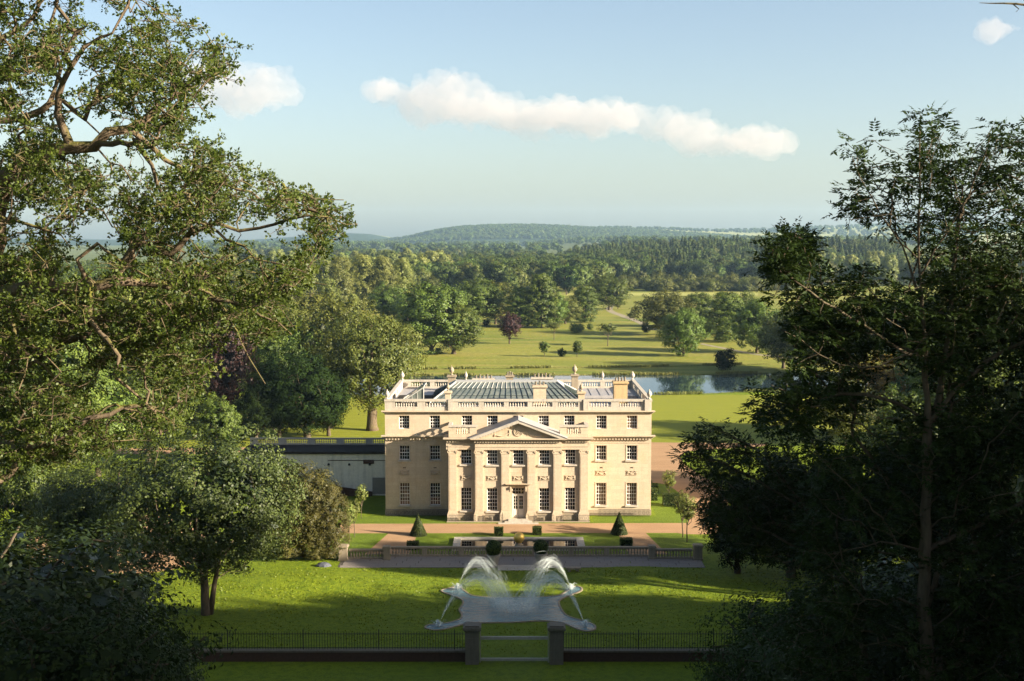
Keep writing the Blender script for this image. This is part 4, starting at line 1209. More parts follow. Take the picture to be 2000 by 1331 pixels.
class Skel:
    """tree skeleton grown from given limbs towards attraction points"""
    def __init__(self, rng): self.P = []; self.par = []; self.plen = []; self.chains = []; self.rng = rng; self.rmin = {}

    def add_limb(self, pts, step=0.4, wob=0.05, attach=None, rmin=None):
        pts = [np.array(p, float) for p in pts]
        if self.P and attach is None:
            A = np.array(self.P); attach = int(np.argmin(np.linalg.norm(A - pts[0], axis=1)))
            pts[0] = np.array(self.P[attach])
        chain = [attach] if self.P else []
        if not self.P:
            self.P.append(pts[0]); self.par.append(-1); self.plen.append(0.0); chain = [0]
        for i, (a, b) in enumerate(zip(pts, pts[1:])):
            k = max(1, int(np.linalg.norm(b - a) / step))
            for j in range(1, k + 1):
                t = j / k
                pm1 = pts[max(i - 1, 0)]; p2 = pts[min(i + 2, len(pts) - 1)]
                q = 0.5 * (2 * a + (b - pm1) * t + (2 * pm1 - 5 * a + 4 * b - p2) * t * t + (3 * a - pm1 - 3 * b + p2) * t ** 3)
                q = q + self.rng.normal(0, wob, 3)
                self._node(q, chain)
        self.chains.append(chain)
        if rmin is not None:
            for q_, i_ in enumerate(chain[1:]): self.rmin[i_] = rmin[0] + (rmin[1] - rmin[0]) * q_ / max(1, len(chain) - 2)

    def _node(self, q, chain):
        pa = chain[-1]; self.P.append(q); self.par.append(pa)
        self.plen.append(self.plen[pa] + float(np.linalg.norm(q - self.P[pa]))); chain.append(len(self.P) - 1)

    def grow(self, att, bal=0.35, gnarl=0.16, step=0.35, up=0.15, minz=None):
        P = np.array(self.P); d0 = np.array([np.min(np.linalg.norm(P - a, axis=1)) for a in att])
        order = np.argsort(d0); self.ends = []
        cap = len(self.P) + int(np.sum(np.ceil(d0 / step))) * 2 + len(att) * 6
        buf = np.zeros((cap * 2, 3)); bl = np.zeros(cap * 2); n = len(self.P)
        buf[:n] = P; bl[:n] = self.plen
        for i in order:
            a = att[i]
            cost = np.linalg.norm(buf[:n] - a, axis=1) + bal * bl[:n]
            if minz is not None: cost = cost + np.where(buf[:n, 2] < minz, 50, 0)
            b = int(np.argmin(cost)); p = buf[b]; v = a - p; L = float(np.linalg.norm(v))
            k = max(1, int(math.ceil(L / step))); chain = [b]
            off = self.rng.normal(0, 1, 3) * gnarl * L; off2 = self.rng.normal(0, 1, 3) * gnarl * 0.6 * L
            for j in range(1, k + 1):
                t = j / k
                q = p + v * t + off * math.sin(math.pi * t) + off2 * math.sin(2 * math.pi * t) + np.array([0, 0, up * L * math.sin(math.pi * t)])
                if j < k: q = q + self.rng.normal(0, 0.06 * step, 3)
                self._node(q, chain); buf[n] = q; bl[n] = self.plen[-1]; n += 1
            self.chains.append(chain); self.ends.append(chain[-1])

    def radii(self, trunk_r, tip_r):
        n = len(self.P); cnt = np.zeros(n); has = np.zeros(n, bool)
        for i in range(n):
            if self.par[i] >= 0: has[self.par[i]] = True
        cnt[~has] = 1
        for i in range(n - 1, 0, -1): cnt[self.par[i]] += cnt[i]
        e = math.log(trunk_r / tip_r) / math.log(max(cnt[0], 2))
        r = tip_r * np.maximum(cnt, 1) ** e
        for i, p_ in enumerate(self.P):
            zz = p_[2] - self.P[0][2]
            if i and zz < 2.2: r[i] *= 1 + .75 * math.exp(-zz / .6)
        for i, v in self.rmin.items(): r[i] = max(min(r[i], v * 1.5), v)
        return r

    def mesh(self, name, mat, trunk_r, tip_r, flare=1.0):
        R = self.radii(trunk_r, tip_r); V, Q = [], []; base = 0
        P = np.array(self.P)
        for ch in self.chains:
            if len(ch) < 2: continue
            pts = P[ch]; r = R[ch].copy()
            r[0] = min(r[0], r[1] * 1.15)
            k = 9 if r.max() > 0.12 else (6 if r.max() > 0.05 else 3)
            t = np.gradient(pts, axis=0); t = unit(t)
            upv = np.array([0.2, 0.1, 1.0]) if abs(t[0, 2]) < 0.9 else np.array([1.0, 0.1, 0])
            a = np.cross(t, upv); bad = np.linalg.norm(a, axis=1) < 0.05
            a[bad] = np.cross(t[bad], np.array([0.3, 1, 0.2])); a = unit(a)
            for i in range(1, len(a)):
                if np.dot(a[i], a[i - 1]) < 0: a[i] = -a[i]
            b = np.cross(t, a)
            ang = np.arange(k) * 2 * math.pi / k
            ring = pts[:, None, :] + (a[:, None, :] * np.cos(ang)[None, :, None] + b[:, None, :] * np.sin(ang)[None, :, None]) * r[:, None, None]
            V.append(ring.reshape(-1, 3)); m = len(ch)
            i0 = (np.arange(m - 1)[:, None] * k + np.arange(k)[None, :]); i1 = (np.arange(m - 1)[:, None] * k + (np.arange(k)[None, :] + 1) % k)
            Q.append(np.stack([i0, i1, i1 + k, i0 + k], -1).reshape(-1, 4) + base); base += m * k
        return np_mesh(name, np.concatenate(V), np.concatenate(Q), mat, None, True)


def lobed(dirs, rng, amp=0.22, nl=9):
    """radius factor per direction: bulges and hollows"""
    c = unit(rng.normal(size=(nl, 3))); s = rng.uniform(-0.6, 1.0, nl)
    f = np.ones(len(dirs))
    for k in range(nl): f += amp * s[k] * np.exp(-(1 - dirs @ c[k]) * 6.0)
    return f


def proto(seed, h, rx, rz, cz, leaf, n=130, per=38, size=0.42, crad=0.95, bark=None, shape='round', trunk_r=0.4, lean=0.0, aspect=0.7, shell=0.45, amp=0.25, bare=0.12, limbs=5, squash=.75, fill=5.0):
    """a tree at the origin: returns (trunk mesh, crown mesh)"""
    rng = np.random.default_rng(seed)
    d = unit(rng.normal(size=(n, 3)))
    f = lobed(d, rng, amp)
    rr = rng.uniform(shell, 1.0, n) ** 0.6
    if shape == 'cone':
        t = rng.uniform(0, 1, n) ** 0.75; a = rng.uniform(0, 2 * math.pi, n)
        w = (1 - t) ** 0.85 * rng.uniform(0.55, 1.05, n) + 0.04
        P = np.stack([rx * w * np.cos(a), rx * w * np.sin(a), (cz - rz) + 2 * rz * t], 1)
        out = np.stack([np.cos(a), np.sin(a), np.full(n, .3)], 1)
    elif shape == 'column':
        t = rng.uniform(0, 1, n); a = rng.uniform(0, 2 * math.pi, n)
        w = np.sin(np.clip(t * 0.86 + 0.1, 0, 1) * math.pi) ** 0.55 * rng.uniform(0.5, 1.0, n) ** .5 * f
        P = np.stack([rx * w * np.cos(a), rx * w * np.sin(a), (cz - rz) + 2 * rz * t], 1)
        out = np.stack([np.cos(a), np.sin(a), np.full(n, .2)], 1)
    else:
        P = d * rr[:, None] * f[:, None] * np.array([rx, rx, rz]) + np.array([0, 0, cz])
        if shape == 'dome': P[:, 2] = np.where(P[:, 2] < cz, cz + (P[:, 2] - cz) * 0.55, P[:, 2])
        out = d
    P[:, 2] = np.maximum(P[:, 2], 0.35)
    sk = Skel(rng)
    top = cz + rz * (0.35 if shape in ('round', 'dome') else 0.75)
    sk.add_limb([(0, 0, -0.3), (lean * .3, rng.normal(0, .1), h * bare), (lean, rng.normal(0, .2), cz * .8), (lean * 1.2, rng.normal(0, .3), top)], 0.6, 0.04)
    for k in range(limbs if shape in ('round', 'dome') else 0):
        a = 2 * math.pi * k / limbs + rng.uniform(-.4, .4); z0 = max(h * bare, 0.3) + rng.uniform(0, .25) * (cz - h * bare)
        sk.add_limb([(lean * .4, 0, z0), (rx * .3 * math.cos(a), rx * .3 * math.sin(a), z0 + rz * .25), (rx * .6 * math.cos(a), rx * .6 * math.sin(a), cz + rng.uniform(-.2, .4) * rz)], 0.7, 0.08)
    sub = P[rng.permutation(n)[:min(n, 90)]]
    sk.grow(sub * np.array([.93, .93, 1]), 0.4, 0.1, 0.9, 0.08)
    tm = sk.mesh('trunk', bark or BARK_DARK, trunk_r, 0.03)
    V, Q, T = clump_leaves(P, crad * rng.uniform(.7, 1.25, n), per, size, rng, aspect, squash, out)
    if fill:                                          # inner leafage, larger; its darker tint paints the shade deep in the crown
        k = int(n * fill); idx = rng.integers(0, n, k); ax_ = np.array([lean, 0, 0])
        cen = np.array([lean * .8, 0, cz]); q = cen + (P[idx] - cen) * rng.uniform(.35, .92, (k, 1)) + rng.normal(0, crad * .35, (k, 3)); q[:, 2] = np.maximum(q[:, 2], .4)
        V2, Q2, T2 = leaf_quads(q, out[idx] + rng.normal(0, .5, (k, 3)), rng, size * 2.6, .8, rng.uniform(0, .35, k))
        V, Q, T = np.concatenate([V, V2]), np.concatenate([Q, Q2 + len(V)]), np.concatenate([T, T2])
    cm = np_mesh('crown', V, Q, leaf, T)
    return tm, cm


def plant(name, pr, loc, label, cat='tree', group=None, rot=0.0, scale=1.0, leaf=None, zscale=None):
    """one tree: Empty > trunk, crown"""
    s = (scale, scale, zscale if zscale else scale)
    z = float(ground_z(loc[0], loc[1])) if len(loc) < 3 else loc[2]
    o = thing(name, label, cat, (loc[0], loc[1], z), rot, group, s)
    a = link('trunk', pr[0], o); b = link('crown', pr[1], o)
    return o


def merged(name, pr):
    """trunk + crown of a prototype as one unlinked mesh object (for far woods only)"""
    vs_, fs, ti, mi = [], [], [], []; base = 0
    me = bpy.data.meshes.new(name)
    for k, m in enumerate(pr):
        n = len(m.vertices); co = np.zeros(n * 3, np.float32); m.vertices.foreach_get('co', co)
        nl = len(m.loops); li = np.zeros(nl, np.int32); m.loops.foreach_get('vertex_index', li)
        vs_.append(co.reshape(-1, 3)); fs.append(li.reshape(-1, 4) + base); base += n
        t = np.full(n, 0.4, np.float32)
        if 'tint' in m.attributes: m.attributes['tint'].data.foreach_get('value', t)
        ti.append(t); mi.append(np.full(len(fs[-1]), k, np.int32)); 
    me = np_mesh(name, np.concatenate(vs_), np.concatenate(fs), pr[0].materials[0], np.concatenate(ti))
    me.materials.append(pr[1].materials[0])
    mi = np.concatenate(mi)
    if len(me.polygons) == len(mi): me.polygons.foreach_set('material_index', mi)
    o = bpy.data.objects.new(name, me)
    return o


def scatter(name, pts, scl, src, label, seed=0):
    """a far wood: one stuff object whose points each carry a copy of the source tree"""
    rng = np.random.default_rng(seed)
    me = bpy.data.meshes.new(name); me.vertices.add(len(pts)); me.vertices.foreach_set('co', np.asarray(pts, np.float32).ravel())
    a = me.attributes.new('size', 'FLOAT', 'POINT'); a.data.foreach_set('value', np.asarray(scl, np.float32))
    a = me.attributes.new('turn', 'FLOAT_VECTOR', 'POINT'); tv = np.zeros((len(pts), 3), np.float32); tv[:, 2] = rng.uniform(0, 6.28, len(pts)); a.data.foreach_set('vector', tv.ravel())
    me.update()
    o = link(name, me, None, None, 'stuff'); o['label'] = label
    ng = bpy.data.node_groups.new(name + '_nodes', 'GeometryNodeTree')
    ng.interface.new_socket('Geometry', in_out='INPUT', socket_type='NodeSocketGeometry'); ng.interface.new_socket('Geometry', in_out='OUTPUT', socket_type='NodeSocketGeometry')
    N = ng.nodes; gi = N.new('NodeGroupInput'); go = N.new('NodeGroupOutput'); ip = N.new('GeometryNodeInstanceOnPoints'); oi = N.new('GeometryNodeObjectInfo')
    oi.inputs['Object'].default_value = src; oi.inputs['As Instance'].default_value = True
    s = N.new('GeometryNodeInputNamedAttribute'); s.data_type = 'FLOAT'; s.inputs['Name'].default_value = 'size'
    r = N.new('GeometryNodeInputNamedAttribute'); r.data_type = 'FLOAT_VECTOR'; r.inputs['Name'].default_value = 'turn'
    er = N.new('FunctionNodeEulerToRotation')
    ng.links.new(gi.outputs[0], ip.inputs['Points']); ng.links.new(oi.outputs['Geometry'], ip.inputs['Instance'])
    ng.links.new(s.outputs['Attribute'], ip.inputs['Scale']); ng.links.new(r.outputs['Attribute'], er.inputs[0]); ng.links.new(er.outputs[0], ip.inputs['Rotation'])
    ng.links.new(ip.outputs['Instances'], go.inputs[0])
    md = o.modifiers.new('scatter', 'NODES'); md.node_group = ng
    return o


def in_poly(u, v, poly):
    u = np.asarray(u); v = np.asarray(v); ins = np.zeros(u.shape, bool); j = len(poly) - 1
    for i in range(len(poly)):
        xi, yi = poly[i]; xj, yj = poly[j]
        c = ((yi > v) != (yj > v)) & (u < (xj - xi) * (v - yi) / (yj - yi + 1e-12) + xi)
        ins ^= c; j = i
    return ins
# ------------------------------------------------------------------ planting
# prototypes (real size at scale 1)
P_ROUND = [proto(11, 18, 7.6, 8.4, 9.6, LEAF_GREEN, 210, 60, 0.42, 1.3, bare=.06, amp=.34), proto(12, 17, 8.2, 7.6, 9.2, LEAF_OLIVE, 210, 60, 0.42, 1.3, bare=.07, amp=.34), proto(13, 19, 6.6, 8.9, 10.0, LEAF_GREEN, 210, 60, 0.42, 1.2, bare=.06, amp=.34)]
P_DARK = [proto(14, 18, 8.0, 8.8, 9.4, LEAF_GREEN, 240, 62, 0.42, 1.25, bare=.04, amp=.34), proto(15, 15, 6.5, 7.2, 7.4, LEAF_DARK, 220, 60, 0.38, 1.1, bare=.04)]
P_TALL = [proto(16, 26, 6.5, 12.2, 13.6, LEAF_LIGHT, 250, 56, 0.42, 1.25, shape='column', amp=.34), proto(17, 22, 5.2, 10.4, 11.6, LEAF_LIGHT, 220, 56, 0.42, 1.15, shape='column', amp=.34)]
P_LIME = [proto(18, 20, 5.0, 9.6, 10.4, LEAF_GREEN, 210, 56, 0.4, 1.1, shape='column', amp=.3)]
P_SMALL = [proto(19, 6, 1.9, 2.2, 3.6, LEAF_GREEN, 70, 26, 0.24, 0.5, trunk_r=.1, limbs=3, bare=.2), proto(20, 7.5, 3.0, 1.6, 5.6, LEAF_OLIVE, 60, 26, 0.24, 0.55, trunk_r=.12, limbs=4, bare=.4, shape='dome')]
P_COPPER = [proto(21, 11, 4.1, 4.6, 6.3, LEAF_COPPER, 130, 36, 0.34, 0.8, trunk_r=.25), proto(22, 17, 5.5, 8, 9, LEAF_COPPER, 150, 40, 0.42, 1.1)]
P_BUSH = [proto(23, 4, 2.6, 1.9, 1.8, LEAF_GREEN, 60, 34, 0.3, 0.7, trunk_r=.12, bare=.02, limbs=4), proto(24, 5, 3.0, 2.4, 2.3, LEAF_OLIVE, 60, 34, 0.32, 0.8, trunk_r=.12, bare=.02, limbs=4), proto(25, 5.5, 2.9, 2.8, 2.7, LEAF_DARK, 70, 34, 0.3, 0.8, trunk_r=.12, bare=.02, limbs=4)]
P_PINE = [proto(26, 21, 3.6, 8.5, 12.0, LEAF_PINE, 90, 20, 0.7, 1.0, shape='cone', trunk_r=.25, aspect=.5)]

P_TALLPINE = proto(27, 25, 4.0, 4.0, 20.5, LEAF_PINE, 150, 50, .4, .9, trunk_r=.3, bare=.6, limbs=0, amp=.2)
# near trees on and around the lower lawn (finer leaves)
P_LAWN = proto(31, 16, 8.0, 6.3, 9.7, LEAF_LAWNTREE, 420, 80, 0.24, 1.0, shape='round', trunk_r=.34, limbs=7, amp=.42, aspect=.75, bare=.2)
P_CYP = proto(32, 10, 2.3, 4.6, 5.2, LEAF_CONIFER, 300, 80, 0.13, 0.5, shape='column', trunk_r=.2, aspect=.6, amp=.2)
P_CYPB = proto(33, 9, 2.9, 4.2, 4.8, LEAF_CONIFER, 300, 80, 0.13, 0.55, shape='round', trunk_r=.2, aspect=.6, amp=.25)
P_YEW = proto(34, 13, 5.2, 6.3, 6.6, LEAF_DARK, 360, 66, 0.24, 0.85, trunk_r=.4, bare=.03, amp=.6, limbs=6, fill=3)
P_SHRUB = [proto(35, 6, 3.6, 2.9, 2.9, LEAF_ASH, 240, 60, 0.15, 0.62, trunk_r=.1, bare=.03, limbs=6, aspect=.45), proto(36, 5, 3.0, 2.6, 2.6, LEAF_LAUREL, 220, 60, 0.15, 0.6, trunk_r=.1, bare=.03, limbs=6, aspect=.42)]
P_SAP = proto(37, 5.2, 0.85, 1.35, 3.7, LEAF_LIGHT, 50, 26, 0.15, 0.3, trunk_r=.045, limbs=3, bare=.35, amp=.2, fill=1)
P_OLD = proto(38, 20, 9.5, 8.4, 11.5, LEAF_OLIVE, 330, 60, 0.34, 1.3, trunk_r=.85, limbs=8, amp=.35, bark=BARK, bare=.15)


def put(name, pr, u, v, top, label, cat='tree', group=None, rot=0.0, h=None, wide=1.0, y=None):
    """plant a tree whose foot stands under photo pixel (u, v) and whose top reaches photo row `top`"""
    p = on_ground(u, v)
    if y is not None: p = Vector(((u - 1000) / FPX * y * 1.003, y, 0))
    zt = at_depth(u, top, p.y).z
    V = np.zeros(len(pr[1].vertices) * 3, np.float32); pr[1].vertices.foreach_get('co', V); hh = float(np.percentile(V[2::3], 99.5))
    z0 = float(ground_z(p.x, p.y)); s = (zt - z0) / hh
    return plant(name, pr, (p.x, p.y, z0), label, cat, group, rot, (s * wide), None, s)


# --- parkland trees beyond the lake
PT = 'scattered parkland trees beyond the lake'
R3, D2, S2, B3 = P_ROUND, P_DARK, P_SMALL, P_BUSH
put('park_tree', D2[0], 843, 691, 553, 'huge dark double-crowned tree, its shaded half, just beyond the lake', rot=1.2, wide=1.32, group=PT)
put('park_tree', R3[2], 886, 692, 583, 'rounded mid-green tree overlapping the huge dark tree on its sunny side', rot=.4, wide=1.65, group=PT)
put('park_tree', R3[0], 928, 638, 545, 'broad leafy tree standing behind the huge dark tree', rot=2.2, wide=1.65, group=PT)
put('park_tree', R3[1], 968, 634, 552, 'shaded tree beside the small copper-leaved tree, further back', rot=0.7, wide=1.06, group=PT)
put('park_tree', P_LIME[0], 1016, 640, 562, 'slim bright green tree behind the copper-leaved tree', rot=0.3, wide=1.45, group=PT)
put('park_tree', P_LIME[0], 1057, 641, 536, 'tallest narrow spired tree in the middle of the park', rot=2.6, wide=1.19, group=PT)
put('park_tree', R3[2], 1084, 640, 572, 'small round tree tucked against the tall spired tree', rot=2.0, wide=1.19, group=PT)
put('park_tree', R3[1], 1104, 633, 582, 'low greyish tree between the spired tree and the lone oval tree', rot=4.0, wide=1.32, group=PT)
put('park_tree', P_LIME[0], 1142, 630, 560, 'lone oval yellow-green tree near the pale track', rot=4.6, wide=1.65, group=PT)
put('copper_tree', P_COPPER[0], 995, 672, 610, 'small dark copper-leaved tree alone on the meadow', rot=1.0, wide=.95)
put('park_tree', R3[0], 1190, 606, 536, 'pale leafy tree at the wood edge by the start of the track', rot=3.0, wide=1.45, group=PT)
put('park_tree', R3[1], 1207, 604, 575, 'half-bare small tree below the wood edge', rot=.5, wide=1.06, group=PT)
put('park_tree', R3[2], 757, 636, 553, 'upright shaded tree below the pale poplars', rot=5.0, wide=1.45, group=PT)
put('park_tree', R3[0], 800, 640, 575, 'dark tree in the gap left of the huge dark tree', rot=5.6, wide=1.32, group=PT)
put('meadow_tree', S2[1], 1082, 664, 630, 'small flat-topped thorn tree on the meadow', rot=.3)
put('meadow_tree', S2[1], 1187, 676, 632, 'small open thorn tree with visible stem near the right track', rot=2.3, wide=1.1)
put('meadow_bush', S2[0], 1063, 697, 667, 'leftmost of three young bushes on the near meadow', 'bush', rot=.8)
put('meadow_bush', B3[2], 1097, 697, 680, 'middle and lowest of three young bushes on the near meadow', 'bush', rot=1.8)
put('meadow_bush', S2[0], 1127, 698, 666, 'rightmost of three young bushes on the near meadow', 'bush', rot=2.8)
put('meadow_bush', B3[0], 1125, 651, 631, 'round bush on the meadow between the two thorn trees', 'bush', rot=.1)
put('meadow_bush', B3[0], 1152, 645, 632, 'small distant bush right of the round meadow bush', 'bush', rot=.7, wide=.7)
put('meadow_bush', B3[2], 950, 638, 622, 'dark low bush at the foot of the shaded park tree', 'bush', rot=.9)
put('meadow_bush', B3[1], 1235, 622, 606, 'low scrub bush beside the bend of the pale track', 'bush', rot=.9)
put('meadow_bush', B3[2], 1262, 650, 630, 'scrub bush in front of the right-hand tree group', 'bush', rot=1.9)
put('park_tree', R3[1], 1300, 655, 570, 'broad pale tree at the near end of the right-hand group', rot=1.4, wide=1.39, group=PT)
put('park_tree', D2[0], 1366, 640, 572, 'dark rounded tree in the middle of the right-hand group', rot=3.6, wide=1.39, group=PT)
put('park_tree', P_DARK[0], 1335, 696, 603, 'spreading conical tree on the bank in front of the right-hand group', rot=5.1, wide=1.12, group=PT)
put('park_tree', R3[2], 1378, 662, 622, 'small bush-like tree filling the gap behind the conical tree', rot=.9, wide=1.58, group=PT)
put('park_tree', P_LIME[0], 1418, 668, 572, 'tall oval green tree right of the conical tree', rot=.9, wide=1.72, group=PT)
put('park_tree', R3[0], 1455, 648, 570, 'light tree beyond the tall oval tree', rot=5.9, wide=1.19, group=PT)
put('park_tree', D2[0], 1478, 690, 588, 'dark tree standing where the lakeside track ends', rot=2.9, wide=1.19, group=PT)
put('waterside_bush', B3[2], 1416, 723, 680, 'dark bush at the water edge reflected in the lake', 'bush', rot=.4, wide=1.0)
for i, (u, v, top, k, lab) in enumerate(((1530, 720, 600, 0, 'leafy tree on the lake bank behind the ash branches'), (1590, 735, 590, 1, 'second leafy tree on the lake bank behind the ash'), (1660, 730, 600, 2, 'third leafy tree on the far lake bank behind the ash'),
                                         (1760, 740, 560, 0, 'tall leafy tree behind the ash trunk across the lake'), (1850, 745, 570, 1, 'leafy tree right of the ash trunk across the lake'), (1960, 750, 540, 2, 'leafy tree at the right edge across the lake'))):
    put('bank_tree', R3[k], u, v, top, lab, rot=i * 1.3, wide=1.1, group='trees on the lake bank behind the ash')
# --- pale poplars and willows
PP = 'pale poplars beyond the left trees'
for i, (u, v, top, k, w, lab) in enumerate(((665, 612, 502, 0, 1.1, 'leftmost pale poplar of the tall row'), (708, 606, 498, 0, 1.1, 'pale poplar with a visible bare stem in the tall row'), (748, 606, 503, 1, 1.2, 'third pale poplar of the tall row'), (785, 604, 505, 0, 1.0, 'rightmost pale poplar of the tall row'),
                                            (640, 640, 545, 1, 1.2, 'pale willow below the leftmost poplar'), (690, 640, 575, 1, .9, 'low pale willow below the bare-stemmed poplar'))):
    put('poplar', P_TALL[k], u, v, top, lab, rot=i * 1.1, wide=w, group=PP)
# --- trees around the left of the house
put('veteran_tree', P_OLD, 727, 841, 612, 'spreading old olive-green tree with thick trunk on the lawn beside the house', rot=.4, wide=.95)
put('yew_tree', P_YEW, 600, 856, 668, 'massive dark evergreen behind the shaded balustrade', rot=.9, wide=1.15)
put('yew_tree', P_YEW, 545, 858, 690, 'dark evergreen left of the massive one behind the shaded balustrade', rot=2.9, wide=.9)
put('yew_tree', P_YEW, 500, 862, 735, 'dark evergreen at the left end of the shaded balustrade, below the copper beech', rot=4.1, wide=1.0)
put('yew_tree', P_YEW, 642, 852, 700, 'dark evergreen closest to the old spreading lawn tree', rot=5.2, wide=.8)
put('parkside_tree', P_DARK[0], 535, 808, 640, 'deep green tree filling the gap beside the copper beech', rot=2.4, wide=1.0)
put('parkside_tree', P_DARK[0], 575, 800, 625, 'deep green tree above the massive dark evergreen', rot=.8, wide=1.0)
put('copper_beech', P_COPPER[1], 440, 830, 615, 'purple copper beech glimpsed through the oak branches', rot=.2, wide=.8)
put('cypress', P_CYP, 345, 830, 690, 'yellow-green cypress seen through the oak boughs', rot=.2, wide=2.0)
LT = 'trees behind the great oak'
for i, (u, v, top, pr, w, lab) in enumerate((
        (660, 800, 585, R3[1], .85, 'olive tree directly behind the old spreading lawn tree'), (600, 760, 575, R3[1], 1.0, 'olive tree rising above the dark evergreens'), (545, 770, 585, P_OLD, .9, 'broad olive tree behind the copper beech'),
        (480, 740, 570, R3[0], 1.0, 'green tree whose top shows under the oak boughs near the poplars'), (400, 720, 560, R3[2], 1.2, 'green tree behind the cypress and copper beech'), (330, 720, 565, R3[0], 1.1, 'bright green tree above the cypress'),
        (260, 730, 555, P_TALL[1], 1.4, 'pale willowy tree seen below the mossy oak limb'), (180, 760, 600, R3[1], 1.1, 'olive tree behind the middle of the great oak'), (90, 780, 580, R3[0], 1.2, 'green tree behind the left part of the great oak'),
        (10, 780, 590, R3[2], 1.2, 'green tree at the far left edge behind the oak'), (-60, 800, 560, R3[0], 1.2, 'tree just beyond the left edge behind the oak'))):
    put('parkside_tree', pr, u, v, top, lab, rot=i * .9, wide=w, group=LT)
for i, (u, v, top, pr, w, lab) in enumerate((
        (290, 905, 690, R3[0], 1.1, 'leafy tree standing above the twin-stemmed lawn tree'), (190, 930, 720, R3[2], 1.2, 'leafy tree on the yard side of the oak limb'), (100, 950, 700, R3[0], 1.2, 'leafy tree near the white shed'),
        (20, 990, 740, R3[1], 1.1, 'leafy tree in front of the white shed at the left edge'), (430, 900, 770, R3[2], 1.0, 'leafy tree just left of the shaded service range'), (60, 1080, 880, R3[0], .9, 'dark leafy tree low on the left edge'),
        (150, 1120, 930, R3[2], .9, 'dark leafy tree between the shrubs and the gravel yard'))):
    put('garden_tree', pr, u, v, top, lab, rot=i * 1.7 + .3, wide=w, group='garden trees left of the house')

# --- near trees on the lower lawn
put('twin_stem_tree', P_LAWN, 402, 1201, 838, 'round twin-stemmed tree on the lower lawn in front of the conifers', rot=.6, wide=1.05)
lx = on_ground(402, 1201)
m = MB(); m.tube([(lx.x + .35, lx.y - .1, 0), (lx.x + .8, lx.y, 2.5), (lx.x + 1.6, lx.y + .3, 5.5), (lx.x + 2.5, lx.y + .6, 8)], [.26, .2, .15, .08], 8)
o = [q for q in COL.objects if q.name == 'twin_stem_tree'][0]
m.v = [((a - o.location.x), (b - o.location.y), c) for a, b, c in m.v]
st2 = m.build('second_stem', BARK_DARK, o, smooth=True); st2.scale = (1 / o.scale.x, 1 / o.scale.y, 1 / o.scale.z)
put('garden_tree', P_LAWN, 190, 1130, 900, 'shaded tree just left of the twin-stemmed lawn tree', rot=3.6, wide=1.0)
put('conifer', P_CYPB, 592, 1088, 903, 'broad olive conifer at the left end of the terrace', rot=.2, wide=1.25)
put('conifer', P_CYP, 643, 1092, 948, 'narrow ochre conifer closest to the balustrade end pier', rot=1.2, wide=1.2)
put('conifer', P_CYP, 560, 1092, 930, 'olive conifer partly behind the twin-stemmed tree', rot=2.2, wide=1.3)
put('conifer', P_CYP, 615, 1094, 985, 'low ochre conifer at the front of the clump', rot=4.2, wide=1.2)

# --- dark yews right of the terrace
for i, (u, v, top, w, lab) in enumerate(((1440, 1120, 905, .92, 'dark yew hanging over the right end of the balustrade'), (1545, 1128, 850, 1.0, 'tallest dark yew right of the terrace'), (1640, 1130, 845, 1.0, 'dark yew behind the lit lawn strip'),
                                         (1720, 1134, 855, 1.0, 'dark yew left of the ash trunk'), (1815, 1138, 830, 1.1, 'dark yew directly behind the ash trunk'), (1930, 1140, 800, 1.2, 'dark yew at the right edge of the picture'))):
    put('yew_tree', P_YEW, u, v, top, lab, rot=i * 1.9, wide=w, group='dark yews right of the terrace')
for i, (u, v, top, pr, w, lab) in enumerate(((1725, 850, 690, proto(41, 14, 6, 6, 7.5, LEAF_GOLD, 140, 40, .4, 1.0, bare=.1), 1.0, 'golden-leaved tree glowing behind the ash trunk'), (1650, 870, 740, R3[1], 1.0, 'small olive tree in front of the golden one'),
                                             (1830, 860, 660, R3[0], 1.1, 'green tree right of the golden one'), (1940, 870, 640, R3[2], 1.2, 'green tree at the right edge beside the drive'), (1900, 980, 700, R3[0], 1.1, 'shaded green tree near the right edge of the drive'), (1760, 990, 760, R3[2], 1.0, 'shaded green tree behind the ash beside the drive'))):
    put('driveside_tree', pr, u, v, top, lab, rot=i * 1.3, wide=w)

# --- saplings and clipped shapes on the terrace
SG = 'staked young trees on the terrace lawns'
for i, (u, v, top, lab) in enumerate(((706, 1013, 946, 'staked sapling on the shaded turf near the service range'), (682, 1068, 985, 'staked sapling on the sunlit turf by the conifers'), (692, 1050, 975, 'pale sapling just behind the sunlit staked one'),
                                      (1333, 1050, 960, 'sapling on the right turf nearest the house corner'), (1342, 1060, 968, 'sapling on the right turf nearest the yews'), (1306, 985, 918, 'taller sapling in front of the clipped hedges'))):
    put('sapling', P_SAP, u, v, top, lab, rot=i * 1.1, wide=1.15 if u > 1000 else .95)


def clipped(name, label, loc, surf, nrm, n, size, seed, mat=LEAF_BOX, parent=None, cat='topiary', core=None, group=None):
    """clipped shrub: leaves laid over a closed shape; surf(rng, n) gives points, nrm their outward normals"""
    rng = np.random.default_rng(seed); p, nn = surf(rng, n)
    p = p - nn * np.abs(rng.normal(0, .05, (n, 1)))
    V, Q, T = leaf_quads(p, nn + rng.normal(0, .45, nn.shape), rng, size, .6)
    if parent is None: o = thing(name, label, cat, loc, group=group)
    else: o = parent
    me = np_mesh('foliage', V, Q, mat, T); f = link('foliage', me, o)
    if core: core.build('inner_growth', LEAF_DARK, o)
    return o, f


def cone_s(r, h):
    def f(rng, n):
        t = 1 - np.sqrt(rng.uniform(0, 1, n)); a = rng.uniform(0, 6.2832, n)
        p = np.stack([r * (1 - t) * np.cos(a), r * (1 - t) * np.sin(a), h * t], 1)
        return p, unit(np.stack([np.cos(a), np.sin(a), np.full(n, r / h)], 1))
    return f


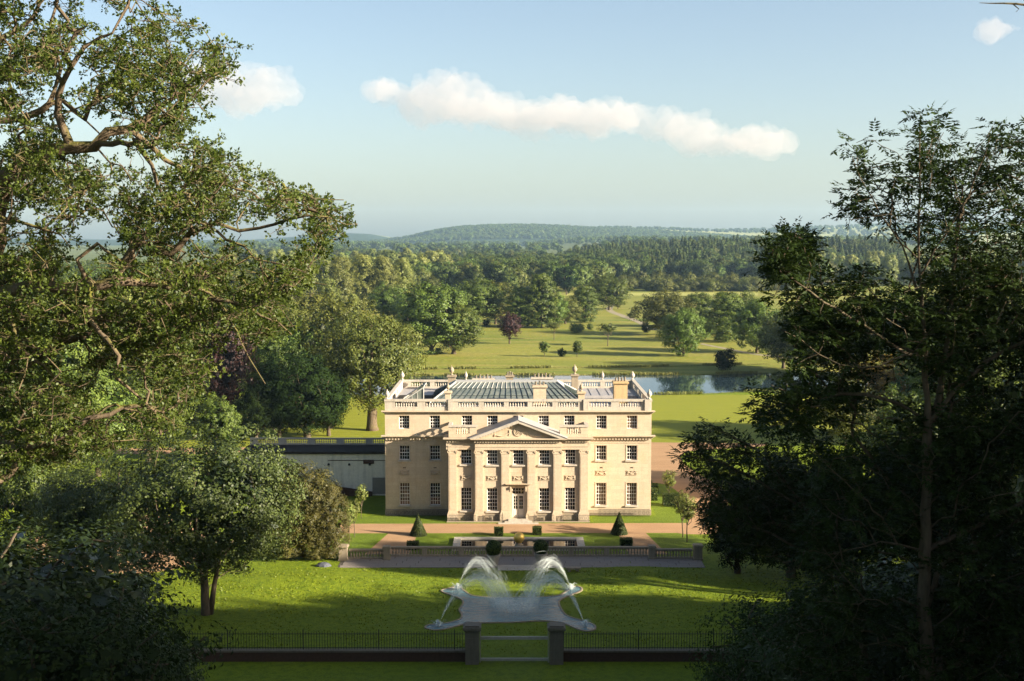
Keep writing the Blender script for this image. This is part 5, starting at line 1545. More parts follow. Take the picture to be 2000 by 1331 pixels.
def box_s(w, d, h):
    def f(rng, n):
        p = rng.uniform(-1, 1, (n, 3)); k = rng.choice(5, n, p=[.2, .2, .15, .15, .3]); nn = np.zeros((n, 3))
        for kk, ax, s in ((0, 1, -1), (1, 1, 1), (2, 0, -1), (3, 0, 1), (4, 2, 1)): m = k == kk; p[m, ax] = s; nn[m, ax] = s
        p = p * np.array([w / 2, d / 2, h / 2]) + np.array([0, 0, h / 2]); return p, nn
    return f


def ball_s(r, z):
    def f(rng, n):
        d = unit(rng.normal(size=(n, 3))); return d * r + np.array([0, 0, z]), d
    return f


clipped('cone_topiary', 'tall clipped cone at the corner of the left gravel path', (-9.9, 130.3, 0), cone_s(0.95, 2.35), None, 2600, .13, 1, core=MB().lathe([(.85, 0), (.02, 2.2)], 14))
clipped('cone_topiary', 'tall clipped cone at the corner of the right gravel path', (11.35, 130.9, 0), cone_s(0.95, 2.45), None, 2600, .13, 2, core=MB().lathe([(.85, 0), (.02, 2.3)], 14))
for i, (x, y, w, d, h, lab) in enumerate(((-1.4, 130.2, .95, .95, .85, 'small clipped box cube left of the door axis'), (2.65, 130.6, .95, .95, .85, 'small clipped box cube right of the door axis'),
                                          (-10.0, 124.3, 1.2, 1.0, .8, 'clipped box block behind the balustrade by the left path'), (11.6, 125.2, 1.25, 1.0, .9, 'clipped box block behind the balustrade by the right path'))):
    clipped('box_cube', lab, (x, y, 0), box_s(w, d, h), None, 900, .12, 10 + i, core=MB().box(-w / 2 + .07, w / 2 - .07, -d / 2 + .07, d / 2 - .07, 0, h - .07), cat='topiary')
for i, (x, y, w, d, h, lab) in enumerate(((16.6, 148.5, 1.6, 1.4, 1.35, 'clipped hedge block nearest the house corner by the drive'), (16.9, 152.5, 2.2, 1.4, 1.1, 'second clipped hedge block by the drive'), (16.6, 156, 2.0, 1.2, .9, 'third clipped hedge block by the drive'), (16.3, 160, 1.6, 1.6, 1.3, 'farthest clipped hedge block by the drive'),
                                          (18.6, 145.0, 1.9, 1.2, 1.45, 'front clipped hedge block beside the saplings'), (27.6, 152.5, 2.0, 1.4, 1.3, 'clipped hedge block across the drive under the ash branches'))):
    clipped('hedge_block', lab, (x, y, 0), box_s(w, d, h), None, 1400, .14, 30 + i, core=MB().box(-w / 2 + .08, w / 2 - .08, -d / 2 + .08, d / 2 - .08, 0, h - .08), cat='hedge')
for o in [q for q in COL.objects if q.name.startswith('planter')]:
    r = o['ball']; del o['ball']
    clipped('', '', None, ball_s(r, 1.1 + r * .8), None, 2600, .11, 50, LEAF_BOX, parent=o, core=MB().lathe([(r * .93 * math.sin(a), 1.1 + r * .8 - r * .93 * math.cos(a)) for a in np.linspace(.05, 3.09, 12)], 16))

# --- reeds along the lake
rng = np.random.default_rng(77)
def reeds(name, pts, n, h, label):
    pts = np.array(pts); seg = rng.integers(0, len(pts) - 1, n); t = rng.uniform(0, 1, (n, 1))
    p = pts[seg] * (1 - t) + pts[seg + 1] * t + rng.normal(0, .5, (n, 2)) * np.array([1, .8])
    clus = 0.35 + 0.65 * (np.sin(p[:, 0] * .33) * np.sin(p[:, 0] * .071 + 1) > -.1)
    hh = h * rng.uniform(.4, 1.1, n) * clus
    pos = np.stack([p[:, 0], p[:, 1], hh / 2], 1)
    ax = unit(np.stack([rng.normal(0, .2, n), rng.normal(0, .2, n), np.ones(n)], 1)); nr = unit(np.stack([rng.normal(0, 1, n), rng.normal(0, 1, n) - .3, np.zeros(n)], 1))
    V, Q, T = leaf_quads(pos, nr, rng, hh, .22, None, ax, 0.0)
    o = link(name, np_mesh(name, V, Q, LEAF_REED, T), None, None, 'stuff'); o['label'] = label
far = [on_ground(u, v) for u, v in ((640, 736.5), (860, 734.5), (1000, 733.5), (1200, 733), (1380, 732.5), (1500, 729.5), (1640, 740))]
reeds('reeds', [(p.x, p.y) for p in far], 9000, 0.75, 'reeds and rough grass along the far lake bank')
near = [on_ground(u, v) for u, v in ((1280, 771.8), (1380, 770), (1480, 765.5), (1560, 770))]
reeds('reeds', [(p.x, p.y) for p in near], 2200, 0.7, 'low reeds along the near lake bank')
ln = [on_ground(u, v) for u, v in ((820, 722), (950, 721), (1080, 719), (1250, 718), (1420, 714), (1500, 712))]
reeds('rough_grass', [(p.x, p.y) for p in ln], 6000, 0.8, 'line of rough grass across the meadow above the lake')

# --- tufts on the lower lawn
n = 26000
gx_ = rng.uniform(-34, 36, n); gy = rng.uniform(92, 116.8, n)
inside = in_poly(gx_, gy, loop) | ((np.abs(gx_ - .17) < 3.6) & (gy < 91.5))
keep = (~inside) & (np.sin(gx_ * .9 + np.sin(gy * 1.7)) + np.sin(gy * 1.3 + gx_ * .35) + rng.normal(0, .8, n) > -.2); gx_, gy = gx_[keep], gy[keep]; n = len(gx_)
hh = rng.uniform(.04, .13, n)
ax = unit(np.stack([rng.normal(0, .5, n), rng.normal(0, .5, n), np.ones(n)], 1)); nr = unit(np.stack([rng.normal(0, 1, n), rng.normal(0, 1, n), rng.uniform(0, .6, n)], 1))
V, Q, T = leaf_quads(np.stack([gx_, gy, ground_z(gx_, gy) + hh * .4], 1), nr, rng, hh * 1.3, .9, None, ax, .1)
LEAF_TUFT = m_leaf('grass_tufts', (0.08, 0.125, 0.008), (0.18, 0.22, 0.012), 0.3)
o = link('grass_tufts', np_mesh('grass_tufts', V, Q, LEAF_TUFT, T), None, None, 'stuff'); o['label'] = 'tufty grass on the lower lawn'

# --- hedgerow and far woods
rng = np.random.default_rng(91)
src = {}
for k, pr in (('r0', proto(61, 17, 6.5, 6.6, 10, LEAF_WOOD, 90, 34, .75, 1.6, bare=.03, amp=.3)), ('r1', proto(62, 17, 7.2, 6.2, 9.8, LEAF_OLIVE, 90, 34, .75, 1.6, bare=.03, amp=.3)), ('l0', proto(63, 22, 5.5, 9, 12, LEAF_LIGHT, 90, 34, .75, 1.5, shape='column')),
              ('p0', P_PINE[0]), ('b0', P_BUSH[1]), ('f0', proto(64, 14, 7, 6.5, 7.5, LEAF_WOOD, 30, 18, 1.7, 2.2, bare=.02)), ('d0', proto(65, 17, 6.5, 7.5, 8.8, LEAF_DARK, 90, 34, .75, 1.5, bare=.02))):
    src[k] = merged('far_tree_source_' + k, pr)


def wood(name, kinds, n, u0, u1, y0, y1, label, smin=.8, smax=1.15, poly=None, dens=None):
    y = np.sqrt(rng.uniform(y0 ** 2, y1 ** 2, n)) if y1 > y0 * 1.3 else rng.uniform(y0, y1, n)
    u = rng.uniform(u0, u1, n); x = (u - 1000) / FPX * y
    if poly is not None: ok = poly(u, y); x, y = x[ok], y[ok]
    z = ground_z(x, y) - .2
    pick = rng.integers(0, len(kinds), len(x)); s = rng.uniform(smin, smax, len(x))
    for i, k in enumerate(kinds):
        m = pick == i
        if m.any(): scatter(name, np.stack([x[m], y[m], z[m]], 1), s[m], src[k], label, seed=i)


wood('hedgerow', ['b0', 'b0'], 150, 1205, 1560, 760, 830, 'bushy hedgerow between meadow and hay fields', .9, 1.9)
wood('hedgerow', ['b0', 'r1'], 26, 1200, 1480, 800, 850, 'small trees along the hedgerow', .5, .8)
wood('deciduous_wood', ['r0', 'r1', 'r0', 'd0'], 620, 780, 1290, 650, 1250, 'dense deciduous wood behind the parkland trees', .65, 1.15, lambda u, y: (u < 1150 + (y - 700) * .3) & (y > 690 + np.abs(u - 1060) * .12))
wood('deciduous_wood', ['r0', 'r1', 'l0'], 380, 420, 880, 540, 1250, 'mixed wood behind the poplars', .65, 1.12, lambda u, y: (y > 560 + (u - 420) * .3))
wood('deciduous_wood', ['r0', 'r1'], 200, -60, 480, 420, 900, 'mixed wood far behind the great oak', .85, 1.1)
wood('pine_wood', ['p0', 'r1', 'r0', 'd0', 'p0'], 1500, 1110, 1760, 1010, 1500, 'dark pine plantation on the rise to the right', .6, 1.12, lambda u, y: (y > 1010 + (1240 - np.minimum(u, 1240)) * .9))
wood('pine_wood', ['r0', 'r1', 'l0'], 160, 1560, 2100, 850, 1100, 'pale mixed wood in front of the plantation', .8, 1.1)
wood('pine_wood', ['r0', 'd0'], 160, 1180, 1700, 960, 1020, 'broadleaved edge of the plantation', .6, .95)
wood('deciduous_wood', ['r0', 'r1', 'd0'], 700, 500, 1300, 1250, 2300, 'receding woods below the hills', .75, 1.05, lambda u, y: rng.uniform(0, 1, len(u)) < .5 + .5 * np.sin(u * .02 + y * .004))
wood('far_wood', ['f0'], 1700, 380, 1900, 2300, 4600, 'far hazy woods at the foot of the hills', .9, 1.5, lambda u, y: np.sin(u * .013 + y * .0031) + np.sin(u * .031 - y * .002) > -.5)


def hill_wood(name, hname, n, label, umin, umax, frac=(0.15, .66)):
    o = bpy.data.objects[hname]; V = np.zeros(len(o.data.vertices) * 3, np.float32); o.data.vertices.foreach_get('co', V); V = V.reshape(26, 260, 3)
    a = rng.uniform(frac[0] * 25, frac[1] * 25, n * 3); b = rng.uniform(0, 258, n * 3)
    i, j = a.astype(int), b.astype(int); fa, fb = (a - i)[:, None], (b - j)[:, None]
    P = V[i, j] * (1 - fa) * (1 - fb) + V[i + 1, j] * fa * (1 - fb) + V[i, j + 1] * (1 - fa) * fb + V[i + 1, j + 1] * fa * fb
    uu = 1000 + P[:, 0] / P[:, 1] * FPX
    ok = (uu > umin) & (uu < umax) & (np.sin(P[:, 0] * .004 + 1) + np.sin(P[:, 1] * .006 + P[:, 0] * .003) + np.sin(P[:, 0] * .0017) > (-1.4 if hname == 'hill_central' else -.1))
    P = P[ok][:n]
    scatter(name, P - np.array([0, 0, 3]), rng.uniform(.8, 1.3, len(P)), src['f0'], label)


hill_wood('hill_wood', 'hill_central', 5000, 'hazy woodland covering the middle hill', 640, 1500)
hill_wood('hill_wood', 'hill_west', 900, 'hazy woodland on the pale left hill', 600, 900)
hill_wood('hill_wood', 'hill_east', 1000, 'hazy copses on the far downs', 1050, 2050)
# ------------------------------------------------------------------ foreground: great oak, ash, hillside shrubs
def spray_oak(C, rng, per=13, rad=0.47, size=0.082):
    """rosettes of oak leaves on short twigs round each spray centre"""
    n = len(C); k = 6                                    # rosettes per spray
    off = unit(rng.normal(size=(n * k, 3))) * rng.uniform(.25, 1.0, (n * k, 1)) * rad * np.array([1, 1, .62])
    R = np.repeat(C, k, 0) + off; d = unit(off + np.array([0, 0, .12]))
    T = np.repeat(rng.uniform(.1, .9, n), k)
    m = len(R); P = np.repeat(R, per, 0); D = np.repeat(d, per, 0)
    ax = unit(rng.normal(size=(m * per, 3)) * .9 + D * .9)
    nr = unit(np.cross(ax, rng.normal(size=(m * per, 3)))); nr = np.where(nr[:, 2:3] < -.2, -nr, nr)
    pos = P + ax * size * rng.uniform(.4, .9, (m * per, 1)) + rng.normal(0, .035, (m * per, 3))
    t = np.clip(np.repeat(T, per) * .6 + rng.uniform(0, .45, m * per), 0, 1)
    return leaf_quads(pos, nr, rng, size, .62, t, ax, .1), R


def twigs(C, R, k, rng, r=0.008):
    """thin stalks from spray centre to its rosettes"""
    A = np.repeat(C, k, 0); d = R - A; n = len(A)
    s1 = unit(np.cross(d, rng.normal(size=d.shape))); s2 = unit(np.cross(d, s1))
    V = []; 
    for q in range(3):
        a = q * 2.094; o = s1 * math.cos(a) + s2 * math.sin(a); V.append(np.stack([A + o * r, R + o * r * .5], 1))
    V = np.stack(V, 1).reshape(-1, 3)                    # per twig 6 verts: (q, end)
    b = np.arange(n)[:, None] * 6
    Q = np.concatenate([b + np.array([[0, 2, 3, 1]]), b + np.array([[2, 4, 5, 3]]), b + np.array([[4, 0, 1, 5]])], 0)
    return V, Q


def limb3(pts, y, rng, spread=.55):
    """photo polyline -> limb in space round distance y, wandering in depth"""
    yy = y + np.cumsum(rng.normal(0, spread * .35, len(pts)))
    return [at_depth(p[0], p[1], yy[i]) for i, p in enumerate(pts)]


def sample_poly(poly, n, rng, dens=None):
    us = np.array([p[0] for p in poly]); vs2 = np.array([p[1] for p in poly]); out = []
    while len(out) < n:
        u = rng.uniform(us.min(), us.max(), 4000); v = rng.uniform(vs2.min(), vs2.max(), 4000)
        ok = in_poly(u, v, poly)
        if dens is not None: ok &= rng.uniform(0, 1, 4000) < dens(u, v)
        out += list(zip(u[ok], v[ok]))
    return out[:n]


def great_oak():
    rng = np.random.default_rng(101); Y0 = 28.0
    sk = Skel(rng)
    gz = float(ground_z(-12.2, Y0))
    base = Vector((-12.4, Y0, gz - .3))
    trunk = [base, at_depth(-75, 1150, Y0), at_depth(-60, 900, Y0), at_depth(-45, 640, Y0), at_depth(-15, 470, Y0), at_depth(3, 385, Y0)]
    sk.add_limb(trunk, .4, .03)
    L = [([(3, 385), (20, 345), (65, 318), (140, 288), (185, 290), (215, 262), (280, 232), (318, 200), (385, 160)], 27.6),
         ([(185, 290), (238, 275), (268, 288), (300, 330), (325, 388), (362, 432)], 27.4),
         ([(140, 288), (118, 228), (116, 190), (142, 132), (160, 92), (225, 62)], 27.9),
         ([(-15, 470), (-30, 260), (55, 228), (98, 196), (118, 130), (100, 40), (140, -60)], 28.8),
         ([(-45, 440), (40, 436), (115, 455), (135, 480)], 26.8),
         ([(-30, 260), (-10, 100), (60, 30), (120, -60)], 29.5),
         ([(280, 232), (330, 225), (380, 190), (430, 140)], 28.5),
         ([(300, 330), (380, 345), (460, 370), (540, 395), (620, 385), (668, 395)], 28.0),
         ([(362, 432), (420, 455), (500, 500), (580, 535), (640, 560)], 27.5),
         ([(-50, 600), (50, 566), (150, 566), (222, 550), (290, 546), (355, 572), (420, 588), (480, 600), (570, 650)], 26.5),
         ([(150, 566), (155, 510), (188, 480), (245, 512), (290, 546)], 26.2),
         ([(222, 550), (262, 478), (300, 486), (330, 500), (370, 455), (410, 435), (470, 450), (540, 440), (600, 420), (675, 435)], 27.0),
         ([(160, 590), (178, 620), (190, 655), (236, 690), (236, 735), (262, 770), (300, 800), (318, 846)], 26.0),
         ([(190, 655), (240, 625), (275, 630)], 25.8),
         ([(-60, 900), (40, 872), (120, 846), (180, 815), (240, 800), (290, 795)], 25.5),
         ([(420, 588), (460, 640), (490, 700), (520, 745)], 27.2),
         ([(290, 546), (380, 560), (430, 590), (450, 620)], 27.8),
         ([(-50, 600), (30, 660), (90, 720), (150, 760)], 27.6),
         ([(-55, 750), (20, 740), (90, 690)], 28.2)]
    RM = [(0.142, 0.028), (0.071, 0.017), (0.065, 0.017), (0.089, 0.022), (0.048, 0.011), (0.071, 0.017), (0.041, 0.011), (0.041, 0.008), (0.041, 0.008), (0.118, 0.017), (0.048, 0.022), (0.083, 0.011), (0.071, 0.022), (0.035, 0.011), (0.1, 0.034), (0.035, 0.011), (0.041, 0.011), (0.053, 0.011), (0.048, 0.011)]
    for (pts, y), rm in zip(L, RM): sk.add_limb(limb3(pts, y, rng), .3, .04, None, rm)
    poly = [(-160, -160), (285, -160), (300, 20), (380, 50), (452, 88), (466, 135), (440, 170), (430, 215), (405, 260), (440, 305), (525, 340), (600, 372), (680, 428), (645, 480), (590, 545), (540, 600), (560, 640), (500, 690), (430, 710), (360, 790), (330, 850), (200, 880), (-160, 960)]
    ph = rng.uniform(0, 6.28, 8)
    def dens(u, v):
        f = np.sin(u * .021 + ph[0] + np.sin(v * .013)) + np.sin(v * .026 + ph[1] + np.sin(u * .017)) + .7 * np.sin((u + v) * .034 + ph[2])
        d = 0.45 + .30 * f
        d = np.where((v > 480), d * .95 + .05, d * .72)
        return np.clip(d, .03, 1)
    uv = sample_poly(poly, 2200, rng, dens)
    yy = rng.uniform(24.6, 33, len(uv))
    A = np.array([at_depth(u, v, y) for (u, v), y in zip(uv, yy)])
    sk.grow(A, .10, .2, .26, .05, gz + 6)
    o = thing('great_oak', 'gnarled spreading oak with mossy limbs filling the left foreground', 'tree', base)
    bl = np.array(base)
    sk.P = [p - bl for p in map(np.array, sk.P)]
    link('trunk', sk.mesh('trunk', BARK, .50, .010), o)
    C = A - bl
    (V, Q, T), R = spray_oak(C, rng)
    link('crown', np_mesh('crown', V, Q, LEAF_OAK, T), o)
    TV, TQ = twigs(C, R, 6, rng); link('twigs', np_mesh('twigs', TV, TQ, BARK), o)['kind'] = 'stuff'


def ash_sprays(C, rng, nleaf=7, rad=.36, lf=.14):
    """pinnate ash leaves: a stalk with paired pointed leaflets, drooping"""
    n = len(C); m = n * nleaf
    d = unit(rng.normal(size=(m, 3)) * np.array([1, 1, .6]) + np.array([0, 0, .1]))
    start = np.repeat(C, nleaf, 0) + d * rng.uniform(.02, .5, (m, 1)) * rad
    d = unit(d + np.array([0, 0, -.25]))
    Lr = rng.uniform(.22, .36, m)[:, None]
    side = unit(np.cross(d, np.array([0.05, 0.03, 1.0]))); nrm = unit(np.cross(side, d)); nrm = np.where(nrm[:, 2:3] < 0, -nrm, nrm)
    pos, ax, nr, tt = [], [], [], []
    ct = np.repeat(rng.uniform(.1, .8, n), nleaf)
    for k in range(4):
        for s in (-1, 1):
            a = unit(side * s * .9 + d * .55 + rng.normal(0, .12, (m, 3)) - np.array([0, 0, .18]))
            pos.append(start + d * Lr * (.3 + .2 * k) + a * lf * .5); ax.append(a); nr.append(unit(nrm + rng.normal(0, .3, (m, 3)))); tt.append(ct)
    pos.append(start + d * (Lr + lf * .4)); ax.append(d); nr.append(nrm); tt.append(ct)
    pos, ax, nr, tt = map(np.concatenate, (pos, ax, nr, tt))
    t = np.clip(tt * .6 + rng.uniform(0, .4, len(pos)), 0, 1)
    return leaf_quads(pos, nr, rng, lf, .36, t, ax, .06)


def ash_tree(name, label, Y0, foot_u, trunk, limbs, poly, n, seed, dens=None, depth=3.0, tr=.17, extra=()):
    rng = np.random.default_rng(seed); sk = Skel(rng)
    x = (foot_u - 1000) / FPX * Y0; gz = float(ground_z(x, Y0)); base = Vector((x, Y0, gz - .3))
    sk.add_limb([base] + [at_depth(u, v, Y0) for u, v in trunk], .4, .015)
    for pts in limbs: sk.add_limb(limb3(pts, Y0, rng, .7), .35, .02)
    uv = sample_poly(poly, n, rng, dens)
    for q in extra: uv += sample_poly(q, len(q) * 14, rng)
    n = len(uv); yy = Y0 + rng.uniform(-depth * .3, depth * 1.5, n)
    A = np.array([at_depth(u, v, y) for (u, v), y in zip(uv, yy)])
    sk.grow(A, .3, .06, .35, .02, gz + 3)
    o = thing(name, label, 'tree', base); bl = np.array(base)
    sk.P = [p - bl for p in map(np.array, sk.P)]
    link('trunk', sk.mesh('trunk', BARK_DARK, tr, .008), o)
    V, Q, T = ash_sprays(A - bl, rng)
    link('crown', np_mesh('crown', V, Q, LEAF_ASH, T), o)


great_oak()
ash_poly = [(1640, 420), (1650, 340), (1655, 265), (1720, 262), (1790, 212), (1845, 235), (1885, 330), (1900, 300), (1935, 243), (1990, 262), (2150, 240), (2150, 1360), (1560, 1360), (1500, 1200), (1560, 1050), (1600, 900), (1480, 840), (1455, 775), (1560, 745), (1500, 700), (1540, 640), (1480, 590), (1490, 520), (1510, 452), (1590, 462), (1600, 520), (1660, 560), (1690, 480)]
ph = (0.4, 2.2, 5.1)
def ash_dens(u, v):
    f = np.sin(u * .024 + ph[0]) + np.sin(v * .022 + ph[1] + u * .006) + .6 * np.sin((u - v) * .03 + ph[2])
    return np.clip(.42 + .28 * f + (u - 1650) / 900, .05, 1) * np.clip(.35 + (v - 200) / 500, .35, 1)
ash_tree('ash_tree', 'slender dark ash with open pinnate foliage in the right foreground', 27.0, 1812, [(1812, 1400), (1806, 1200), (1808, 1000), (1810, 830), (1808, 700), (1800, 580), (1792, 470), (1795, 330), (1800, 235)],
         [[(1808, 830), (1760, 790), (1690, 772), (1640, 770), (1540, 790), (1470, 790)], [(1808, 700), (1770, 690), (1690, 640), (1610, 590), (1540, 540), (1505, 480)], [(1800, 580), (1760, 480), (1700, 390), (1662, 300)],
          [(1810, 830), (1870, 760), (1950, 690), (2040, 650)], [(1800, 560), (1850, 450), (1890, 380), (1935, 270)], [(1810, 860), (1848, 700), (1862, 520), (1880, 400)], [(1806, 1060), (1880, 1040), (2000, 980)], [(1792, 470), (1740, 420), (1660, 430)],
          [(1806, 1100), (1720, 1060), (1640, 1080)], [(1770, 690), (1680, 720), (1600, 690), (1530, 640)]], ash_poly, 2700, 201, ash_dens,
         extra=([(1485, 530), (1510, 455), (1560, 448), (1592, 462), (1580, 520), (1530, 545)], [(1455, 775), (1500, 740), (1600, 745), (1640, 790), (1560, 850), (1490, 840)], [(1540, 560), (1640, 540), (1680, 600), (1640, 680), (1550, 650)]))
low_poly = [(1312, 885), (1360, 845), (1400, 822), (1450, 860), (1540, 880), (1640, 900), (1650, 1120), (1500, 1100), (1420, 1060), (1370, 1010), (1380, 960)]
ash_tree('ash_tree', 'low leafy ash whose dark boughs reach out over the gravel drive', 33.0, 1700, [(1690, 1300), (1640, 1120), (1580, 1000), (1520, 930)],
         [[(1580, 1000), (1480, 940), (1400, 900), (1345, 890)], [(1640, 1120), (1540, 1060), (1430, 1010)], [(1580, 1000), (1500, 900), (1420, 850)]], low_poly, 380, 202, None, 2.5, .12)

# hillside shrubs along the bottom corners
for i, (u, y, top, k, w, lab) in enumerate((
        (50, 38, 1150, 0, 1.1, 'leafy shrub filling the bottom left corner'), (170, 44, 1190, 0, 1.0, 'leafy shrub with pale tips below the shaded garden tree'), (225, 46, 1245, 1, 1.0, 'lower leafy shrub before the end of the railings'), (-30, 48, 1010, 1, 1.2, 'dark tall shrub at the left edge'),
        (40, 60, 1000, 0, 1.2, 'tall dark shrub between corner shrubs and gravel yard'), (330, 40, 1318, 1, .9, 'tip of a shrub at the bottom edge left of centre'))):
    put('hillside_shrub', P_SHRUB[k], u, None, top, lab, 'shrub', 'shrubs on the hillside at the left', i * 1.3, wide=w, y=y) if False else None
    x = (u - 1000) / FPX * y * 1.0; z0 = float(ground_z(x, y)); zt = at_depth(u, top, y).z
    s = max((zt - z0) / (6.2 if k == 0 else 5.5), .25)
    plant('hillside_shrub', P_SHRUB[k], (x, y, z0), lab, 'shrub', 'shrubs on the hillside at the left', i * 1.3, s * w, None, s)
for i, (u, y, top, k, w, lab) in enumerate((
        (1560, 52, 1225, 0, 1.2, 'dark shrub covering the right end of the railings'), (1690, 46, 1180, 0, 1.3, 'dark shrub left of the ash foot'), (1820, 40, 1100, 0, 1.2, 'dark shrub around the ash foot'), (1950, 42, 1050, 1, 1.3, 'dark shrub in the bottom right corner'), (1480, 60, 1265, 0, .9, 'low dark shrub before the railings'),
        (1640, 64, 1120, 0, 1.2, 'dark shrub between the yews and the railings'), (1960, 30, 1250, 1, .9, 'shrub with a few pale leaves in the bottom right corner'))):
    x = (u - 1000) / FPX * y; z0 = float(ground_z(x, y)); zt = at_depth(u, top, y).z
    s = max((zt - z0) / (6.2 if k == 0 else 5.5), .25)
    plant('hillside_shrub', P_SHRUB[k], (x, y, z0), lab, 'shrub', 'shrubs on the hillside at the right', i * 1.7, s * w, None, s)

# hanging wood on the slope to the right: stands out of the picture and shades the foreground
HW = 'hanging wood out of frame on the right slope'
rng = np.random.default_rng(303)
WOOD = []
for i in range(34):                                   # beside the camera: tops rise with distance so that the oak's upper boughs stay in the sun
    x = rng.uniform(24, 62); c = rng.uniform(8, 58); y = c - .375 * x
    top = 29.0 + .345 * (x - 9); WOOD.append((x, y, top - float(ground_z(x, y))))
for i in range(46):                                   # beside the lower lawn, leaving one gap for the strip of sun
    c = 60 + 46.5 * (i + rng.uniform(0, 1)) / 46; x = 40.0
    for _ in range(6): y = c - .375 * x; x = .408 * y + 8.5 + (i % 3) * 5.5
    WOOD.append((x, c - .375 * x, float(np.interp(c, [60, 75, 80, 86, 90, 100, 107.5], [27, 28, 29, 28, 23, 19, 16.5])) + (i % 3) * 2.0))
for x, c in ((49, 121.2), (54, 120.8), (59, 121.6)): WOOD.append((x, c - .375 * x, 22.5 + .36 * (x - 50)))
for i, (x, c) in enumerate(((50, 115.5), (53, 118.2), (57, 116.6))):
    plant('hanger_pine', P_TALLPINE, (x, c - .375 * x), 'tall bare-stemmed pine out of frame beyond the yews', 'tree', HW, i * 1.3, 1.0)
for i, (x, y, h) in enumerate(WOOD):
    narrow = i >= len(WOOD) - 3
    pr = P_LIME[0] if narrow else (R3[0], R3[2], D2[0], R3[1])[i % 4]
    s = max(h, 6) / (20.5 if narrow else 18.5)
    plant('hanger_tree', pr, (x, y), 'tall tree of the hanging wood out of frame on the right slope', 'tree', HW, i * 1.1, .68 if narrow else min(s, 1.0), None, s)
# twig poking into the upper right corner from a hillside tree
bt = thing('overhanging_branch', 'bare twig poking into the top right corner of the sky', 'branch', at_depth(2080, 20, 9.0))
b0 = bt.location
m = MB(); m.tube([at_depth(u, v, 9.0) - b0 for u, v in ((2090, 24), (2030, 14), (1985, 8), (1960, 7), (1935, 7), (1913, 6))], [.012, .01, .008, .006, .004, .002], 5)
m.tube([at_depth(u, v, 9.0) - b0 for u, v in ((1978, 8), (1990, 18), (1984, 24))], [.006, .004, .002], 4)
m.build('twig', BARK_DARK, bt)

# ------------------------------------------------------------------ evening haze over the valley
hz = MB(); hz.box(-7200, 7200, -450, 9200, -2.0, 260)
t = NT('haze_volume'); pv_ = t.node('ShaderNodeVolumePrincipled')
pv_.inputs['Color'].default_value = (0.50, 0.76, 1.0, 1); pv_.inputs['Density'].default_value = 0.000055; pv_.inputs['Anisotropy'].default_value = 0.2
t.link(pv_.outputs[0], t.out.inputs['Volume'])
hzo = hz.build('haze', t.m, None, None, False, 'stuff'); hzo['label'] = 'thin blue evening haze lying over the valley'

# ------------------------------------------------------------------ cumulus clouds, far beyond and above the haze
t = NT('cloud_volume'); cvn = t.node('ShaderNodeVolumePrincipled')
cvn.inputs['Color'].default_value = (0.80, 0.735, 0.715, 1); cvn.inputs['Density'].default_value = 0.0012; cvn.inputs['Anisotropy'].default_value = 0.0
t.link(cvn.outputs[0], t.out.inputs['Volume'])
CLOUD = t.m
tex1 = bpy.data.textures.new('billow', 'CLOUDS'); tex1.noise_scale = 260; tex1.noise_depth = 3
tex2 = bpy.data.textures.new('small_billow', 'CLOUDS'); tex2.noise_scale = 70; tex2.noise_depth = 3


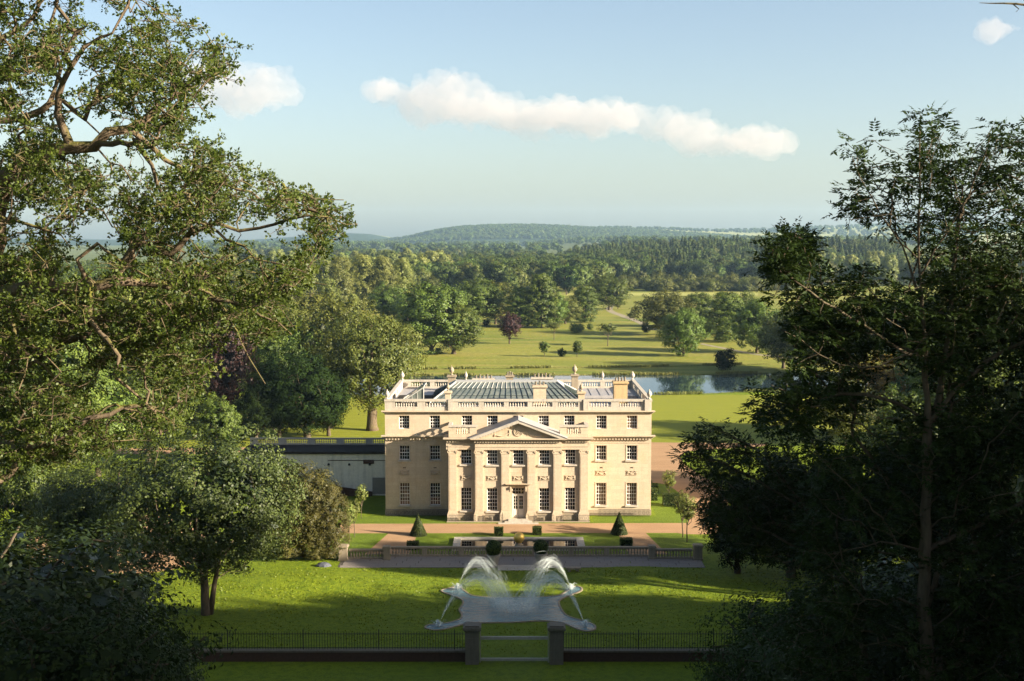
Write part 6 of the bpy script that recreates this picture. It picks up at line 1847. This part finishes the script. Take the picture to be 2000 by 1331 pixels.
def cloud(label, puffs, dist, seed):
    """puffs: (u, v, half width, half height) in photo pixels, built as one billowed body at distance dist"""
    rg = np.random.default_rng(seed); m = MB(); k = dist / FPX
    c0 = at_depth(puffs[0][0], puffs[0][1], dist)
    for u, v, a, b in puffs:
        c = at_depth(u, v, dist) - c0
        for q in range(9):
            dd = rg.normal(size=3); dd /= np.linalg.norm(dd); f = 0 if q == 0 else rg.uniform(.35, .75)
            r = 1.0 if q == 0 else rg.uniform(.3, .55)
            zc = dd[2] * b * k * f; zc = zc if zc > 0 else zc * .35
            ctr = (c.x + dd[0] * a * k * f, c.y + dd[1] * a * k * f * .7, c.z + zc)
            n, mm_ = 12, 7; vs_ = []
            for i in range(1, mm_):
                ph_ = math.pi * i / mm_
                for j in range(n):
                    th = 2 * math.pi * j / n
                    rz_ = b * k * r * math.cos(ph_); rz_ = rz_ if rz_ > 0 else rz_ * .55
                    vs_.append((ctr[0] + a * k * r * math.sin(ph_) * math.cos(th), ctr[1] + a * k * r * .8 * math.sin(ph_) * math.sin(th), ctr[2] + rz_))
            fs = [(i * n + j, (i + 1) * n + j, (i + 1) * n + (j + 1) % n, i * n + (j + 1) % n) for i in range(mm_ - 2) for j in range(n)] + [tuple(range(n)), tuple(range((mm_ - 2) * n + n - 1, (mm_ - 2) * n - 1, -1))]
            m.add(vs_, fs)
    o = m.build('cloud', CLOUD, None, c0); tag(o, label, 'cloud')
    rm_ = o.modifiers.new('remesh', 'REMESH'); rm_.mode = 'VOXEL'; rm_.voxel_size = 3.2 * k
    dp = o.modifiers.new('billow', 'DISPLACE'); dp.texture = tex1; dp.strength = 75 * k; dp.texture_coords = 'LOCAL'; dp.mid_level = .45
    d2_ = o.modifiers.new('small_billow', 'DISPLACE'); d2_.texture = tex2; d2_.strength = 24 * k; d2_.texture_coords = 'LOCAL'; d2_.mid_level = .5
    r2_ = o.modifiers.new('heal', 'REMESH'); r2_.mode = 'VOXEL'; r2_.voxel_size = 3.0 * k
    return o


cloud('long low cumulus cloud trailing across the middle of the sky', [(865, 200, 95, 50), (775, 180, 60, 16), (950, 222, 110, 30), (1060, 232, 120, 34), (1180, 236, 100, 32), (1330, 254, 85, 28), (1430, 278, 100, 20), (1512, 286, 40, 18)], 12000, 1)
cloud('rounded cumulus cloud beside the oak crown', [(505, 182, 75, 50), (430, 170, 75, 55)], 12000, 2)
cloud('small wisp of cloud near the top right corner', [(1955, 58, 34, 12)], 12000, 3)
